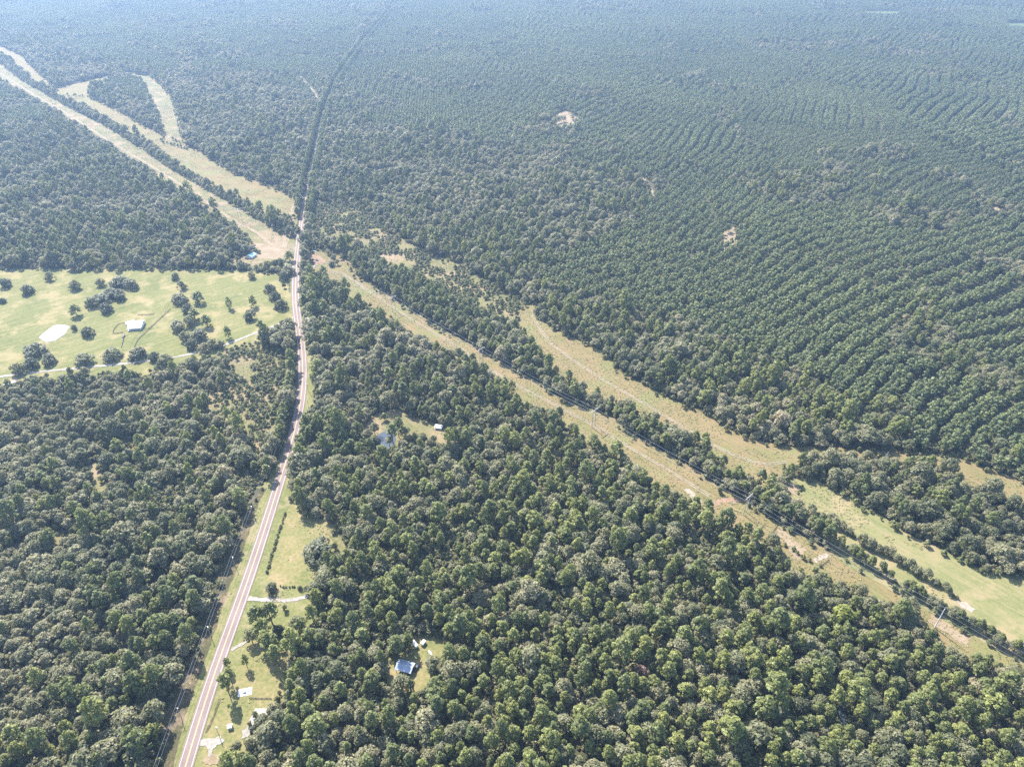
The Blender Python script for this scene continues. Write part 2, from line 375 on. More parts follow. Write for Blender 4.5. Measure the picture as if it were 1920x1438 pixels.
SCRUB = GP([(584, 380), (625, 382), (664, 391), (700, 407), (724, 430), (770, 458), (822, 480), (866, 497), (914, 530), (980, 564), (960, 596, 16), (932, 582, 16), (864, 554, 16), (808, 522, 16), (733, 486, 16), (693, 462, 16), (640, 440, 16), (592, 432, 16)])
PONDYARD = GP([(680, 806), (694, 782), (714, 771), (744, 768), (765, 778), (790, 785), (815, 794), (834, 801), (852, 814), (853, 823, 8), (828, 820, 8), (796, 812, 6), (770, 814, 6), (752, 826, 6), (744, 842, 4), (722, 858), (706, 852, 4), (698, 838, 4), (694, 822, 4), (680, 806, 4)])
POND2 = GP([(699, 828), (710, 815), (728, 806), (738, 809), (742, 822), (741, 838), (728, 850), (718, 854), (709, 849), (700, 839)])
GLADE = GP([(692, 872), (700, 866), (718, 882), (710, 890)])
POND1 = GP([(72, 634), (84, 622), (100, 611), (118, 609), (131, 613), (120, 628), (104, 638), (86, 642)])
ROADSIDE = GP([(283, 1470), (288, 1438), (305, 1360), (330, 1300), (352, 1240), (372, 1190), (400, 1100), (430, 1035), (455, 960), (478, 915), (500, 900), (516, 865), (532, 838), (544, 805), (553, 770), (558, 730), (560, 700), (558, 670), (553, 640), (546, 606), (542, 560), (546, 520), (548, 490), (553, 462), (562, 462), (566, 490), (566, 520), (566, 560), (574, 600), (582, 640), (588, 680), (592, 720), (590, 760), (578, 800), (566, 840), (552, 880), (548, 925),
               (560, 950), (581, 965), (612, 976), (640, 988), (636, 1010), (622, 1040), (612, 1075), (600, 1100), (586, 1110), (583, 1130), (592, 1160), (580, 1178), (558, 1200), (545, 1225), (538, 1270), (532, 1306, 3), (506, 1326, 4), (490, 1345, 4), (472, 1372, 4), (462, 1400, 4), (445, 1445, 4), (440, 1480)])
ROAD_PX = [(338, 1470), (347, 1432), (362, 1379), (376, 1338), (391, 1293), (404, 1250), (413, 1223), (451, 1134), (474, 1061), (489, 1018), (503, 971), (511, 943), (524, 908), (535, 865), (546, 838), (554, 808), (561, 780), (566, 750), (569, 713), (569, 683), (566, 658), (563, 625), (557, 595), (554, 572), (553, 545), (555, 511), (557, 484), (560, 458), (565, 425), (571, 390), (579, 340), (590, 290), (600, 240), (616, 190), (640, 140), (690, 72), (724, 32), (741, 4), (752, -18)]
ROAD = smooth(GP(ROAD_PX), 6.0)
for _ in range(60): ROAD = [ROAD[0]] + [((a[0] + 2 * b[0] + c[0]) / 4, (a[1] + 2 * b[1] + c[1]) / 4) for a, b, c in zip(ROAD[:-2], ROAD[1:-1], ROAD[2:])] + [ROAD[-1]]
BARNYARD = GP([(722, 1240), (738, 1228), (770, 1222), (764, 1205), (772, 1190), (806, 1190), (838, 1200), (845, 1216), (826, 1232), (806, 1236), (800, 1248), (812, 1262, 14), (792, 1272, 14), (742, 1272, 14), (722, 1258, 12)])
SHEDYARD2 = GP([(6, 712), (30, 706), (40, 722), (24, 736), (6, 738)])
CREEK = smooth(GP([(1560, 1290), (1574, 1325), (1590, 1375), (1600, 1400), (1616, 1432), (1640, 1475)]), 5)
PATCHES = [GP([(1350, 446), (1374, 432), (1384, 462), (1362, 474)]), GP([(1022, 240), (1050, 216), (1062, 214), (1084, 230), (1060, 240), (1032, 247)]), GP([(1412, 148), (1438, 143), (1442, 154), (1424, 158)]),
           GP([(1832, 374), (1846, 378), (1886, 398), (1878, 404), (1850, 392)]), GP([(1504, 352), (1518, 354), (1518, 361), (1506, 359)]), GP([(1890, 300), (1925, 308), (1925, 318), (1896, 310)]),
           GP([(1440, 225), (1462, 222), (1466, 236), (1448, 240)]), GP([(180, 120), (202, 122), (208, 131), (190, 130)])]
PATCHES = [g_ for i_, g_ in enumerate(PATCHES) if i_ not in (2, 6)]
PATCHES = [[(sum(p[0] for p in g_) / len(g_) + 1.3 * (a - sum(p[0] for p in g_) / len(g_)), sum(p[1] for p in g_) / len(g_) + 1.3 * (b - sum(p[1] for p in g_) / len(g_))) for a, b in g_] for g_ in PATCHES]
FIELD_FAR = GP([(1624, 22), (1684, 22), (1684, 31), (1624, 31)])
FIELD_FAR2 = GP([(1885, 44), (1960, 44), (1960, 58), (1890, 57)])
TRACKS = [smooth(GP([(561, 142), (575, 158), (588, 172), (598, 191)]), 8), smooth(GP([(1066, 298), (1085, 303), (1114, 311)]), 8), smooth(GP([(1155, 316), (1180, 323), (1207, 337), (1220, 352), (1226, 368)]), 8),
          smooth(GP([(1490, 470), (1540, 495), (1600, 520), (1680, 560)]), 8), smooth(GP([(1300, 330), (1320, 370), (1345, 430)]), 8)]
WOODGAPS = [GP([(165, 880), (185, 870), (200, 915), (185, 930)]), GP([(232, 832), (250, 830), (262, 850), (240, 852)]), GP([(95, 1000), (115, 985), (122, 1015), (105, 1025)]), GP([(390, 745), (412, 735), (420, 770), (395, 775)]),
            GP([(500, 830), (512, 800), (518, 815), (508, 850)]), GP([(620, 1000), (640, 985), (650, 1040), (636, 1060)]), GP([(860, 1065), (872, 1045), (876, 1100), (866, 1105)])]
WOODGAPS = [[(sum(p[0] for p in g_) / len(g_) + 1.25 * (a - sum(p[0] for p in g_) / len(g_)), sum(p[1] for p in g_) / len(g_) + 1.25 * (b - sum(p[1] for p in g_) / len(g_))) for a, b in g_] for g_ in WOODGAPS]
YOUNG = GP([(420, 660), (478, 640), (540, 665), (548, 715), (530, 790), (505, 850), (480, 870), (455, 815), (420, 790), (400, 760), (440, 715)])

sheet('grass_verge', ROADSIDE, M['verge'], 'grass verges, yards and hay field along the road')
sheet('hay_field', GP([(534, 962), (548, 948), (581, 968), (612, 978), (634, 992), (612, 1070), (598, 1096), (560, 1098), (500, 1096), (498, 1080), (514, 1035)]), M['yard'], 'small tan hay field with a fence line beside the road')
sheet('lawn', GP([(452, 1240), (470, 1200), (520, 1206), (560, 1196), (545, 1225), (538, 1270), (530, 1310), (500, 1350), (470, 1390), (440, 1470), (380, 1470), (384, 1400), (400, 1330), (420, 1290)]), M['yard'], 'dry yellow roadside lawn in front of the gravel pad')
ribbon('pole_line_cut', smooth(GP([(296, 1470), (312, 1400), (340, 1310), (376, 1210), (404, 1130), (426, 1070), (446, 1015), (466, 955), (486, 915)]), 6), 13.0, M['cutfloor'], 'brown cleared ground under the roadside utility poles, darkened like tree shade', 0, 2.0)  # bare ground strip, its dark tone partly paints the shadow of the wood edge
sheet('pasture', PASTURE, M['pasture'], 'large pale yellow-green pasture with scattered trees and a pond')
sheet('cleared_strip', CA_L, M['cutgrass'], 'mown power line strip running up to the left edge')
sheet('cleared_strip', CB_L, M['cutdry'], 'pinkish dry cleared strip beyond the tree belt left of the road')
sheet('cleared_strip', CC_L, M['cutgrass'], 'green clearing branching up from the dry cleared strip', .3, 5.0)
sheet('cleared_strip', CD_L, M['cutdry'], 'pale hooked clearing at the end of the dry strip')
sheet('cleared_strip', CE_L, M['cutdry'], 'pale sandy clearing at the upper left edge')
sheet('cleared_strip', CA_R, M['cutdry'], 'straw-coloured power line strip right of the road')
sheet('cleared_strip', CB_R, M['cutdry'], 'wide straw-coloured cleared strip beyond the middle tree belt')
sheet('cleared_strip', CB2, M['meadow'], 'green mown strips below the round wood at the right edge')
sheet('scrub_ground', SCRUB, M['cutgrass'], 'pale scrubby ground between the woods right of the road')
sheet('pond_yard', PONDYARD, M['cutgrass'], 'sunlit clearing round the dark pond')
sheet('glade', GLADE, M['yard'], 'small sunlit glade below the dark pond')
sheet('barn_yard', BARNYARD, M['yard'], 'trodden yard round the blue-roofed barn')
sheet('yard_ground', SHEDYARD2, M['dirt'], 'bare ground beside the trailer at the left edge')
sheet('field', FIELD_FAR, M['far_meadow'], 'small far green field near the top edge'); sheet('field', FIELD_FAR2, M['far_meadow'], 'far green field at the upper right edge')
sheet('young_wood_ground', YOUNG, M['cutgrass'], 'open ground under young trees left of the road bend')
for i, p in enumerate(PATCHES): sheet('bare_patch', p, M['dirt'], 'bare sandy opening in the pine plantation', 1.5)
for p in WOODGAPS: sheet('wood_gap', p, M['cutgrass'], 'grassy gap in the broadleaf wood', 1.2)
# dry and green patches inside the strips
sheet('dirt_patch', GP([(440, 480), (470, 482), (520, 488), (548, 470), (530, 462), (505, 458), (470, 455), (478, 468)]), M['dirt'], 'worn dirt lot round the teal-roofed house')
sheet('dirt_patch', GP([(576, 474), (592, 474), (614, 492), (608, 495), (590, 498), (574, 498)]), M['redsoil'], 'reddish bare lot right of the road crossing')
sheet('dirt_patch', GP([(572, 496), (590, 497), (588, 503), (572, 504)]), M['gravel'], 'pale gravel apron beside the reddish lot')
sheet('dirt_patch', GP([(1280, 918), (1292, 916), (1320, 942), (1312, 946)]), M['sand'], 'pale rocky scrape on the lower edge of the power line strip')
sheet('dirt_patch', GP([(1328, 946), (1342, 936), (1372, 932), (1396, 938), (1372, 942), (1350, 946), (1336, 952)]), M['redsoil'], 'red eroded bank crossing the power line strip')
sheet('dirt_patch', GP([(1462, 985), (1476, 1000), (1514, 1030), (1500, 1052), (1488, 1046), (1470, 1012), (1452, 1000)]), M['dirt'], 'pinkish bare plot in the power line strip')
sheet('dirt_patch', GP([(1466, 908), (1480, 902), (1500, 916), (1494, 930), (1474, 922)]), M['dirt'], 'bare pinkish ground at the head of the green strips')
sheet('dirt_patch', GP([(1524, 1046), (1550, 1036), (1556, 1042), (1530, 1056)]), M['sand'], 'pale cut bank across the power line strip')
sheet('dirt_patch', GP([(1790, 1124), (1812, 1130), (1832, 1143), (1822, 1147), (1800, 1138)]), M['sand'], 'pale sand heap beside the green strips')
sheet('dirt_patch', GP([(1745, 1150), (1770, 1164), (1822, 1196), (1812, 1210), (1780, 1190), (1742, 1166)]), M['dirt'], 'pinkish dry stretch under the steel pole')
TRK = smooth(GP([(-40, 112), (60, 176), (120, 210), (200, 262), (300, 322), (400, 388), (445, 418), (480, 436), (520, 470), (534, 497), (550, 502)]), 2)
ribbon('dirt_track', TRK, 5.0, M['dirt'], 'pale dirt track following the power line strip', 0, 1.2)
OLDROAD = smooth(GP([(559, 374), (552, 390), (546, 408), (542, 428), (537, 448), (532, 466)]), 6)
ribbon('dirt_track', OLDROAD, 9.0, M['dirt'], 'wide pinkish crossing strip beside the road', 0, 1.0)
for i, t in enumerate(TRACKS[:3]): ribbon('dirt_track', t, 4.0, M['dirt'], ['pale forest track near the far road', 'short pale track at the plantation edge', 'curved pale track in the plantation'][i], 0, 1.5)
ribbon('dirt_track', smooth(GP([(470, 455), (478, 478), (440, 490), (428, 498)]), 1.5), 4, M['dirt'], 'dirt drive in front of the teal-roofed house', 0, .8)
def offset(line, o):
    return [(x - (line[min(len(line) - 1, i + 1)][1] - line[max(0, i - 1)][1]) / d_ * o, y + (line[min(len(line) - 1, i + 1)][0] - line[max(0, i - 1)][0]) / d_ * o)
            for i, (x, y) in enumerate(line) for d_ in [math.hypot(line[min(len(line) - 1, i + 1)][0] - line[max(0, i - 1)][0], line[min(len(line) - 1, i + 1)][1] - line[max(0, i - 1)][1]) + 1e-9]]
RUTA = smooth(GP([(640, 510), (700, 552), (780, 604), (860, 652), (940, 706), (1020, 748), (1100, 790), (1180, 838), (1260, 886), (1330, 930)]), 2)
RUTB = smooth(GP([(996, 590), (1030, 640), (1070, 672), (1130, 712), (1200, 752), (1280, 800), (1340, 836), (1420, 868), (1476, 866)]), 2)
for ln, lb in ((RUTA, 'faint wheel rut along the straw-coloured power line strip'), (RUTB, 'faint wheel rut along the wide cleared strip')):
    for o in (-1.0, 1.0): ribbon('wheel_rut', offset(ln, o), .8, M['sand'], lb, 0, .15)
# driveways
DRIVE1 = smooth(GP([(552, 595), (530, 604), (515, 611), (480, 624), (440, 640), (400, 654), (360, 663), (320, 671), (250, 680), (150, 690), (60, 699), (-60, 714)]), 2)
ribbon('driveway', DRIVE1, 3.6, M['gravel'], 'white gravel drive along the lower side of the pasture', 0, 1.1)
ribbon('driveway', smooth(GP([(234, 657), (241, 640), (250, 628), (262, 618), (282, 610), (300, 590), (312, 566), (322, 552)]), 1.5), 9.0, M['pasture'], 'mown lane beside the white ranch house', 0, .4)
ribbon('driveway', smooth(GP([(459, 1122), (500, 1124), (530, 1126), (548, 1124), (575, 1119), (600, 1110)]), 1.5), 3.4, M['gravel'], 'white gravel drive from the road into the wood', 0, 1.3)
ribbon('driveway', smooth(GP([(434, 1218), (446, 1211), (456, 1205), (464, 1199)]), 1.5), 2.4, M['gravel'], 'short pale drive stub at the road edge', 0, 1.5)
def z1(l): return [(330 + a / 6.595, 1220 + b / 6.595) for a, b in l]
sheet('driveway', GP(z1([(345, 1085), (440, 1095), (540, 1060), (600, 1110), (500, 1160), (450, 1220), (430, 1330), (380, 1310), (410, 1230), (370, 1160), (290, 1170), (300, 1110)])), M['gravel'], 'forked white gravel apron at the road edge', .5, .8)
sheet('driveway', GP(z1([(975, 705), (1180, 710), (1140, 790), (1000, 900), (960, 1000), (870, 1080), (805, 1095), (820, 980), (880, 940)])), M['gravel'], 'white gravel pad under the oak by the road', .5, .8)
sheet('driveway', GP(z1([(480, 1290), (560, 1270), (560, 1340), (500, 1400), (340, 1370), (360, 1330)])), M['dirt'], 'worn dirt in the roadside yard', .8, .8)
ribbon('ditch', smooth(GP(z1([(540, 590), (500, 720), (450, 850), (370, 1010)])), 3), 1.3, M['cutfloor'], 'dark drainage ditch along the road verge', 0, .5)
# water
sheet('pond', POND1, M['pond_pale'], 'pale glinting pond in the pasture', .6, 3.0)
sheet('pond', POND2, M['pond_dark'], 'dark blue pond among trees', .5, 3.0)
ribbon('creek', CREEK, 2.4, M['pond_dark'], 'narrow dark creek in the lower right wood', 0, .6)
# road
road = ribbon('road', ROAD, 9.4, M['shoulder'], 'two-lane pinkish grey road winding away on the left', 0, .25)
zb = .004 * layer[0]
ribbon('carriageway', ROAD, 8.4, M['asphalt'], None, 0, 0, road, zb + .006)
ribbon('edge_line', ROAD, .26, M['white_line'], None, 3.55, 0, road, zb + .012)
ribbon('edge_line', ROAD, .26, M['white_line'], None, -3.55, 0, road, zb + .012)
ribbon('centre_line', ROAD, .2, M['yellow_line'], None, .2, 0, road, zb + .012)
ribbon('centre_line', ROAD, .2, M['yellow_line'], None, -.2, 0, road, zb + .012)

# ------------------------------------------------------------------ tree and shrub meshes
def leaf_quads(cent, nrm, size, r):
    n = len(cent)
    t = r.normal(size=(n, 3)); u = np.cross(nrm, t); u /= np.linalg.norm(u, axis=1)[:, None] + 1e-9
    v = np.cross(nrm, u)
    su = size * r.uniform(.75, 1.3, n); sv = size * r.uniform(.6, 1.1, n)
    u = u * su[:, None]; v = v * sv[:, None]
    lift = nrm * (size * r.uniform(-.35, .1, n))[:, None]
    q = np.stack([cent - u * .9 - v * r.uniform(.3, 1, n)[:, None], cent + u * r.uniform(.3, 1, n)[:, None] - v + lift, cent + u + v * r.uniform(.3, 1, n)[:, None], cent - u * r.uniform(.3, 1, n)[:, None] + v + lift], 1)
    return q.reshape(-1, 3)
def puff_crown(seed, lobes, per, size, jit=.55, up=.25):
    r = np.random.default_rng(seed); cs = []; ns = []; ss = []
    L = np.array([l[:3] for l in lobes]); RR = np.array([l[3] for l in lobes])
    for i, (x, y, z, rad) in enumerate(lobes):
        k = max(8, int(per * (rad / RR.mean()) ** 2))
        d = r.normal(size=(k, 3)); d[:, 2] += up; d /= np.linalg.norm(d, axis=1)[:, None]
        rr = rad * r.uniform(.8, 1.06, k)
        c = np.array([x, y, z]) + d * rr[:, None] * np.array([1, 1, .85])
        dd = np.linalg.norm(c[:, None, :] - L[None], axis=2) / RR[None]; dd[:, i] = 9
        keep = dd.min(1) > .62
        nn = d + np.array([0, 0, .6]) + r.normal(size=(k, 3)) * jit * .8; nn /= np.linalg.norm(nn, axis=1)[:, None]
        cs.append(c[keep]); ns.append(nn[keep]); ss.append(np.full(keep.sum(), size) * r.uniform(.7, 1.25, keep.sum()))
    c = np.concatenate(cs); n = np.concatenate(ns); s = np.concatenate(ss)
    return leaf_quads(c, n, s, r)
def broad_lobes(seed, Rr=6.0, H=16.0, low=.45, n=13, flat=1.0):
    r = random.Random(seed); out = []
    for i in range(n):
        a = i * 2.399 + r.uniform(-.5, .5); q = math.sqrt((i + .4) / n)
        rad = Rr * r.choice((.2, .25, .3, .36, .42)) * r.uniform(.9, 1.1)
        rr = max(0, Rr - rad * .8) * q * r.uniform(.7, 1.2)
        z = H - rad * .9 - (H * (1 - low) * .72) * q ** 2.0 * r.uniform(.6, 1.1) * flat - r.uniform(0, 1.3)
        out.append((rr * math.cos(a), rr * math.sin(a), z, rad))
    for i in range(4):
        a = r.uniform(0, 6.28); out.append((Rr * .35 * math.cos(a), Rr * .35 * math.sin(a), H * (low + .22), Rr * .45))
    return out
def pine_lobes(seed, Rr=4.2, H=20.0, low=.45):
    r = random.Random(seed); out = [(0, 0, H - 1.0, 1.25), (r.uniform(-.5, .5), r.uniform(-.5, .5), H - 2.4, 1.6)]
    lev = 6
    for k in range(lev):
        f = (k + .5) / lev; z = H - 2.2 - f * H * (1 - low) * .85
        rad0 = Rr * (math.sin(min(1, .22 + f * .85) * math.pi * .62)) * .74
        m = 4 if k < 4 else 3
        for j in range(m):
            a = 6.28 * j / m + k * 1.1 + r.uniform(-.4, .4); rr = rad0 * r.uniform(.65, 1.12)
            out.append((rr * math.cos(a), rr * math.sin(a), z + r.uniform(-1.1, 1.1), Rr * r.uniform(.2, .4)))
    return out
def quads_mesh(name, q):
    n = len(q) // 4
    me = bpy.data.meshes.new(name)
    me.vertices.add(len(q)); me.vertices.foreach_set('co', q.astype(np.float32).ravel())
    me.loops.add(len(q)); me.loops.foreach_set('vertex_index', np.arange(len(q), dtype=np.int32))
    me.polygons.add(n); me.polygons.foreach_set('loop_start', np.arange(0, 4 * n, 4, dtype=np.int32))
    me.update(calc_edges=True); me.validate()
    return me
def trunk_mb(seed, H, rad, lobes, nb=5, top=.8):
    r = random.Random(seed); m = MB()
    bx, by = r.uniform(-.3, .3), r.uniform(-.3, .3)
    m.tube([(0, 0, -.3), (bx * .4, by * .4, H * .3), (bx, by, H * .6), (bx * 1.2, by * 1.2, H * top)], [rad * 1.25, rad, rad * .7, rad * .3], 6)
    for l in r.sample(lobes, min(nb, len(lobes))):
        z0 = max(H * .3, l[2] - H * .22); f = z0 / H
        m.tube([(bx * f, by * f, z0), (l[0] * .5, l[1] * .5, (z0 + l[2]) / 2 - .2), (l[0] * .9, l[1] * .9, l[2])], [rad * .42, rad * .3, rad * .12], 4)
    return m
class Kind: pass
def make_kind(name, n, lobef, per, size, leaf, trad, H, jit=.55, bark='bark'):
    k = Kind(); k.crowns = []; k.trunks = []; k.joined = []; k.name = name
    for i in range(n):
        lb = lobef(100 + i)
        q = puff_crown(500 + i, lb, per, size, jit)
        cm = quads_mesh(name + '_crown', q); cm.materials.append(M[leaf])
        tb = trunk_mb(900 + i, H, trad, lb); tm = tb.mesh(name + '_trunk'); tm.materials.append(M[bark])
        bm = bmesh.new(); bm.from_mesh(tm); nt = len(bm.faces); bm.from_mesh(cm); bm.faces.ensure_lookup_table()
        for f in bm.faces[nt:]: f.material_index = 1
        jm = bpy.data.meshes.new(name); bm.to_mesh(jm); bm.free(); jm.materials.append(M[bark]); jm.materials.append(M[leaf])
        k.crowns.append(cm); k.trunks.append(tm); k.joined.append(jm)
    return k
K_BROAD = make_kind('broadleaf_tree', 8, lambda s: broad_lobes(s, 6.0 + (s % 3) * .4, 16.0, .38, 15 + s % 5), 66, .5, 'leaf_broad', .34, 16.0)
K_PINE = make_kind('pine_tree', 6, lambda s: pine_lobes(s, 4.0 + (s % 3) * .35, 20.0, .42), 34, .46, 'leaf_pine', .28, 20.0)
K_PLANT = make_kind('plantation_pine', 5, lambda s: pine_lobes(s, 3.5, 13.0, .4)[::2], 20, .62, 'leaf_plant', .2, 13.0)
K_SCRUB = make_kind('young_tree', 5, lambda s: broad_lobes(s, 2.4, 5.5, .25, 7), 26, .42, 'leaf_scrub', .12, 5.5)
K_UNDER = make_kind('undergrowth', 4, lambda s: broad_lobes(s + 70, 2.5, 5.0, .1, 8), 20, .42, 'leaf_broad', .1, 5.0)
K_WEED = make_kind('weed_tuft', 4, lambda s: [(random.Random(s + i).uniform(-.7, .7), random.Random(s * 3 + i).uniform(-.7, .7), .35 + .3 * random.Random(s * 7 + i).random(), .5) for i in range(4)], 9, .3, 'leaf_weed', .03, .6)
K_YELLOW = make_kind('yellow_tree', 1, lambda s: broad_lobes(s, 6.0, 15.0, .42, 13), 62, .62, 'leaf_yellow', .34, 15.0)
K_BROWN = make_kind('brown_tree', 1, lambda s: broad_lobes(s + 3, 5.0, 14.0, .42, 9), 30, .5, 'leaf_brown', .34, 14.0)
K_DARK = make_kind('dark_oak', 4, lambda s: broad_lobes(s + 9, 6.6, 10.5, .0, 22), 50, .5, 'leaf_dark', .4, 10.5)

K_FIELD = make_kind('field_tree', 4, lambda s: broad_lobes(s + 40, 5.6, 11.0, .05, 17), 46, .5, 'leaf_broad', .34, 11.0)
K_FPINE = make_kind('field_pine', 3, lambda s: pine_lobes(s + 40, 3.8, 14.0, .2), 26, .48, 'leaf_pine', .24, 14.0)

def scatter_stuff(name, pts, rz, scl, var, kind, label, cat):
    """one countless mass: points carrying turn, size and variant, instanced by geometry nodes"""
    pc = bpy.data.collections.new(name + '_models')
    for i, me in enumerate(kind.joined):
        pc.objects.link(bpy.data.objects.new('%s_%02d' % (name, i), me))
    me = bpy.data.meshes.new(name); n = len(pts)
    me.vertices.add(n); me.vertices.foreach_set('co', pts.astype(np.float32).ravel())
    a = me.attributes.new('turn', 'FLOAT', 'POINT'); a.data.foreach_set('value', rz.astype(np.float32))
    a = me.attributes.new('size', 'FLOAT_VECTOR', 'POINT'); a.data.foreach_set('vector', scl.astype(np.float32).ravel())
    a = me.attributes.new('variant', 'INT', 'POINT'); a.data.foreach_set('value', var.astype(np.int32))
    o = link(name, me)
    ng = bpy.data.node_groups.new(name, 'GeometryNodeTree')
    ng.interface.new_socket('Geometry', in_out='INPUT', socket_type='NodeSocketGeometry'); ng.interface.new_socket('Geometry', in_out='OUTPUT', socket_type='NodeSocketGeometry')
    gi = ng.nodes.new('NodeGroupInput'); go = ng.nodes.new('NodeGroupOutput'); io = ng.nodes.new('GeometryNodeInstanceOnPoints')
    ci = ng.nodes.new('GeometryNodeCollectionInfo'); ci.inputs['Collection'].default_value = pc
    ci.inputs['Separate Children'].default_value = True; ci.inputs['Reset Children'].default_value = True
    def na(nm, t):
        x = ng.nodes.new('GeometryNodeInputNamedAttribute'); x.data_type = t; x.inputs['Name'].default_value = nm
        return [s for s in x.outputs if s.enabled][0] if any(s.enabled for s in x.outputs) else x.outputs[0]
    cx = ng.nodes.new('ShaderNodeCombineXYZ'); er = ng.nodes.new('FunctionNodeEulerToRotation')
    L = ng.links.new
    L(gi.outputs[0], io.inputs['Points']); L(ci.outputs[0], io.inputs['Instance']); io.inputs['Pick Instance'].default_value = True
    L(na('variant', 'INT'), io.inputs['Instance Index']); L(na('turn', 'FLOAT'), cx.inputs[2]); L(cx.outputs[0], er.inputs[0]); L(er.outputs[0], io.inputs['Rotation'])
    L(na('size', 'FLOAT_VECTOR'), io.inputs['Scale']); L(io.outputs[0], go.inputs[0])
    md = o.modifiers.new('scatter', 'NODES'); md.node_group = ng
    return tag(o, label, cat, None, 'stuff')

# ------------------------------------------------------------------ where trees grow
def grid(step, jit=.38, margin=1.16, seed=0):
    r = np.random.default_rng(seed)
    y0, y1 = 135.0, 4300.0
    xs, ys = [], []
    y = y0
    row = 0
    while y < y1:
        half = (960 / FPX) * (y * CT + CAM_H * ST) * margin + 40
        n = int(2 * half / step)
        x = -half + (np.arange(n) + (row % 2) * .5) * step
        xs.append(x + r.uniform(-jit, jit, n) * step); ys.append(y + r.uniform(-jit, jit, n) * step)
        y += step * .87; row += 1
    return np.concatenate(xs), np.concatenate(ys)
YJ = G(560, 440)[1]
OPEN = [PASTURE, CA_L, CB_L, CC_L, CD_L, CE_L, CA_R, CB_R, CB2, SCRUB, PONDYARD, POND2, GLADE, ROADSIDE, BARNYARD, SHEDYARD2, FIELD_FAR, FIELD_FAR2, YOUNG] + WOODGAPS
def is_open(x, y, wob=2.2):
    jx = (fbm(x * .07, y * .07, 11) - .5) * 2 * wob * 1.6; jy = (fbm(x * .07, y * .07, 21) - .5) * 2 * wob * 1.6
    o = np.zeros(len(x), bool)
    for p in OPEN: o |= inside(x + jx, y + jy, p)
    dr = dist_poly(x, y, ROAD); o |= (dr < 8.5) & (y < YJ); o |= (dr < 7.0) & (y >= YJ)
    sparse = fbm(x * .09, y * .09, 33) > .4
    for p in PATCHES: o |= inside(x + jx * 2, y + jy * 2, p) & sparse
    o |= dist_poly(x, y, CREEK) < 3.4
    for i, t in enumerate(TRACKS): o |= dist_poly(x, y, t) < (6 if i < 3 else 3.6)
    return o
PLANT = [GP([(625, 140), (700, 60), (745, -30), (2200, -30), (2200, 985), (1920, 890), (1800, 852), (1640, 812), (1560, 760), (1470, 700), (1340, 645), (1180, 590), (1020, 520), (1090, 470), (1180, 410), (1210, 375), (1100, 330), (940, 275), (800, 240), (700, 245), (650, 190)]),
         GP([(-400, 70), (-400, -30), (735, -30), (690, 50), (632, 130), (600, 190), (500, 155), (420, 132), (300, 140), (230, 118), (100, 95), (0, 62)]),
         GP([(165, 165), (270, 150), (290, 190), (230, 190)]), GP([(-300, 125), (0, 165), (60, 195), (110, 225), (60, 235), (-300, 235)])]
SOUTH = GP([(440, 1500), (560, 1200), (640, 1060), (860, 950), (1000, 880), (1100, 830), (1380, 1000), (1500, 1080), (1920, 1260), (2200, 1380), (2200, 1700), (440, 1700)])
MIDDLE = GP([(575, 515), (700, 570), (1090, 820), (1000, 880), (720, 720), (600, 770)])
BELTS = GP([(580, 420), (1000, 600), (1500, 830), (1500, 960), (1400, 930), (700, 540)])
EAST = GP([(1010, 575), (1180, 595), (1480, 710), (1640, 815), (1440, 830), (1200, 720), (1020, 610)])
ROUNDW = GP([(1500, 850), (1930, 930), (1980, 1100), (1560, 930)])

def in_frame(x, y, z=8.0, m=0):
    u, v, d = proj(x, y, z)
    return (u > -m) & (u < 1920 + m) & (v > -m) & (v < 1438 + m)

gx, gy = grid(7.7, .4, 1.16, 1)
plant = np.zeros(len(gx), bool)
for p in PLANT: plant |= inside(gx + (fbm(gx * .01, gy * .01, 3) - .5) * 60, gy + (fbm(gx * .01, gy * .01, 4) - .5) * 60, p)
# hardwood draws wandering through the plantation
draw = (np.abs(fbm(gx * .0033, gy * .0028, 31) - .5) < .022) & (fbm(gx * .004, gy * .004, 77) > .42)
hard_in_plant = plant & (draw | (fbm(gx * .006 + 9, gy * .006, 41) > .70))
ok = ~is_open(gx, gy) & (~plant | hard_in_plant)
# ragged holes in the natural woods
hole = fbm(gx * .035, gy * .035, 51)
ok &= hole > np.where(gx < -20, .28, .22)
x, y = gx[ok], gy[ok]; n = len(x); r = np.random.default_rng(5)
pf = np.full(n, .18)
pf[inside(x, y, SOUTH)] = .62; pf[inside(x, y, MIDDLE)] = .45; pf[inside(x, y, BELTS)] = .55; pf[inside(x, y, EAST)] = .5; pf[inside(x, y, ROUNDW)] = .1
pf = np.clip(pf + (fbm(x * .012, y * .012, 61) - .5) * 1.1, .04, .92)
ispine = r.random(n) < pf
big = fbm(x * .02, y * .02, 71)
sz = np.where(ispine, r.uniform(.5, 1.16, n), r.uniform(.4, 1.0, n) + (big - .5) * .8)
near_road = (dist_poly(x, y, ROAD, 70) < 48) & (y < YJ); sz = np.where(near_road, sz * 1.25, sz); sz = np.where(r.random(n) < .08, sz * 1.4, sz); sz = np.maximum(sz, .32)
fx, fy = [], []
for (ax, ay), (bx, by) in zip(ROAD[:-1], ROAD[1:]):
    if ay > YJ + 60 and r.random() < .95:
        for o in (-8.5, 8.0, 12.5): fx.append(ax + o + r.uniform(-.8, .8)); fy.append(ay + r.uniform(-2, 2))
x = np.concatenate([x, fx]); y = np.concatenate([y, fy]); ispine = np.concatenate([ispine, np.ones(len(fx), bool)]); sz = np.concatenate([sz, r.uniform(.8, 1.0, len(fx))])
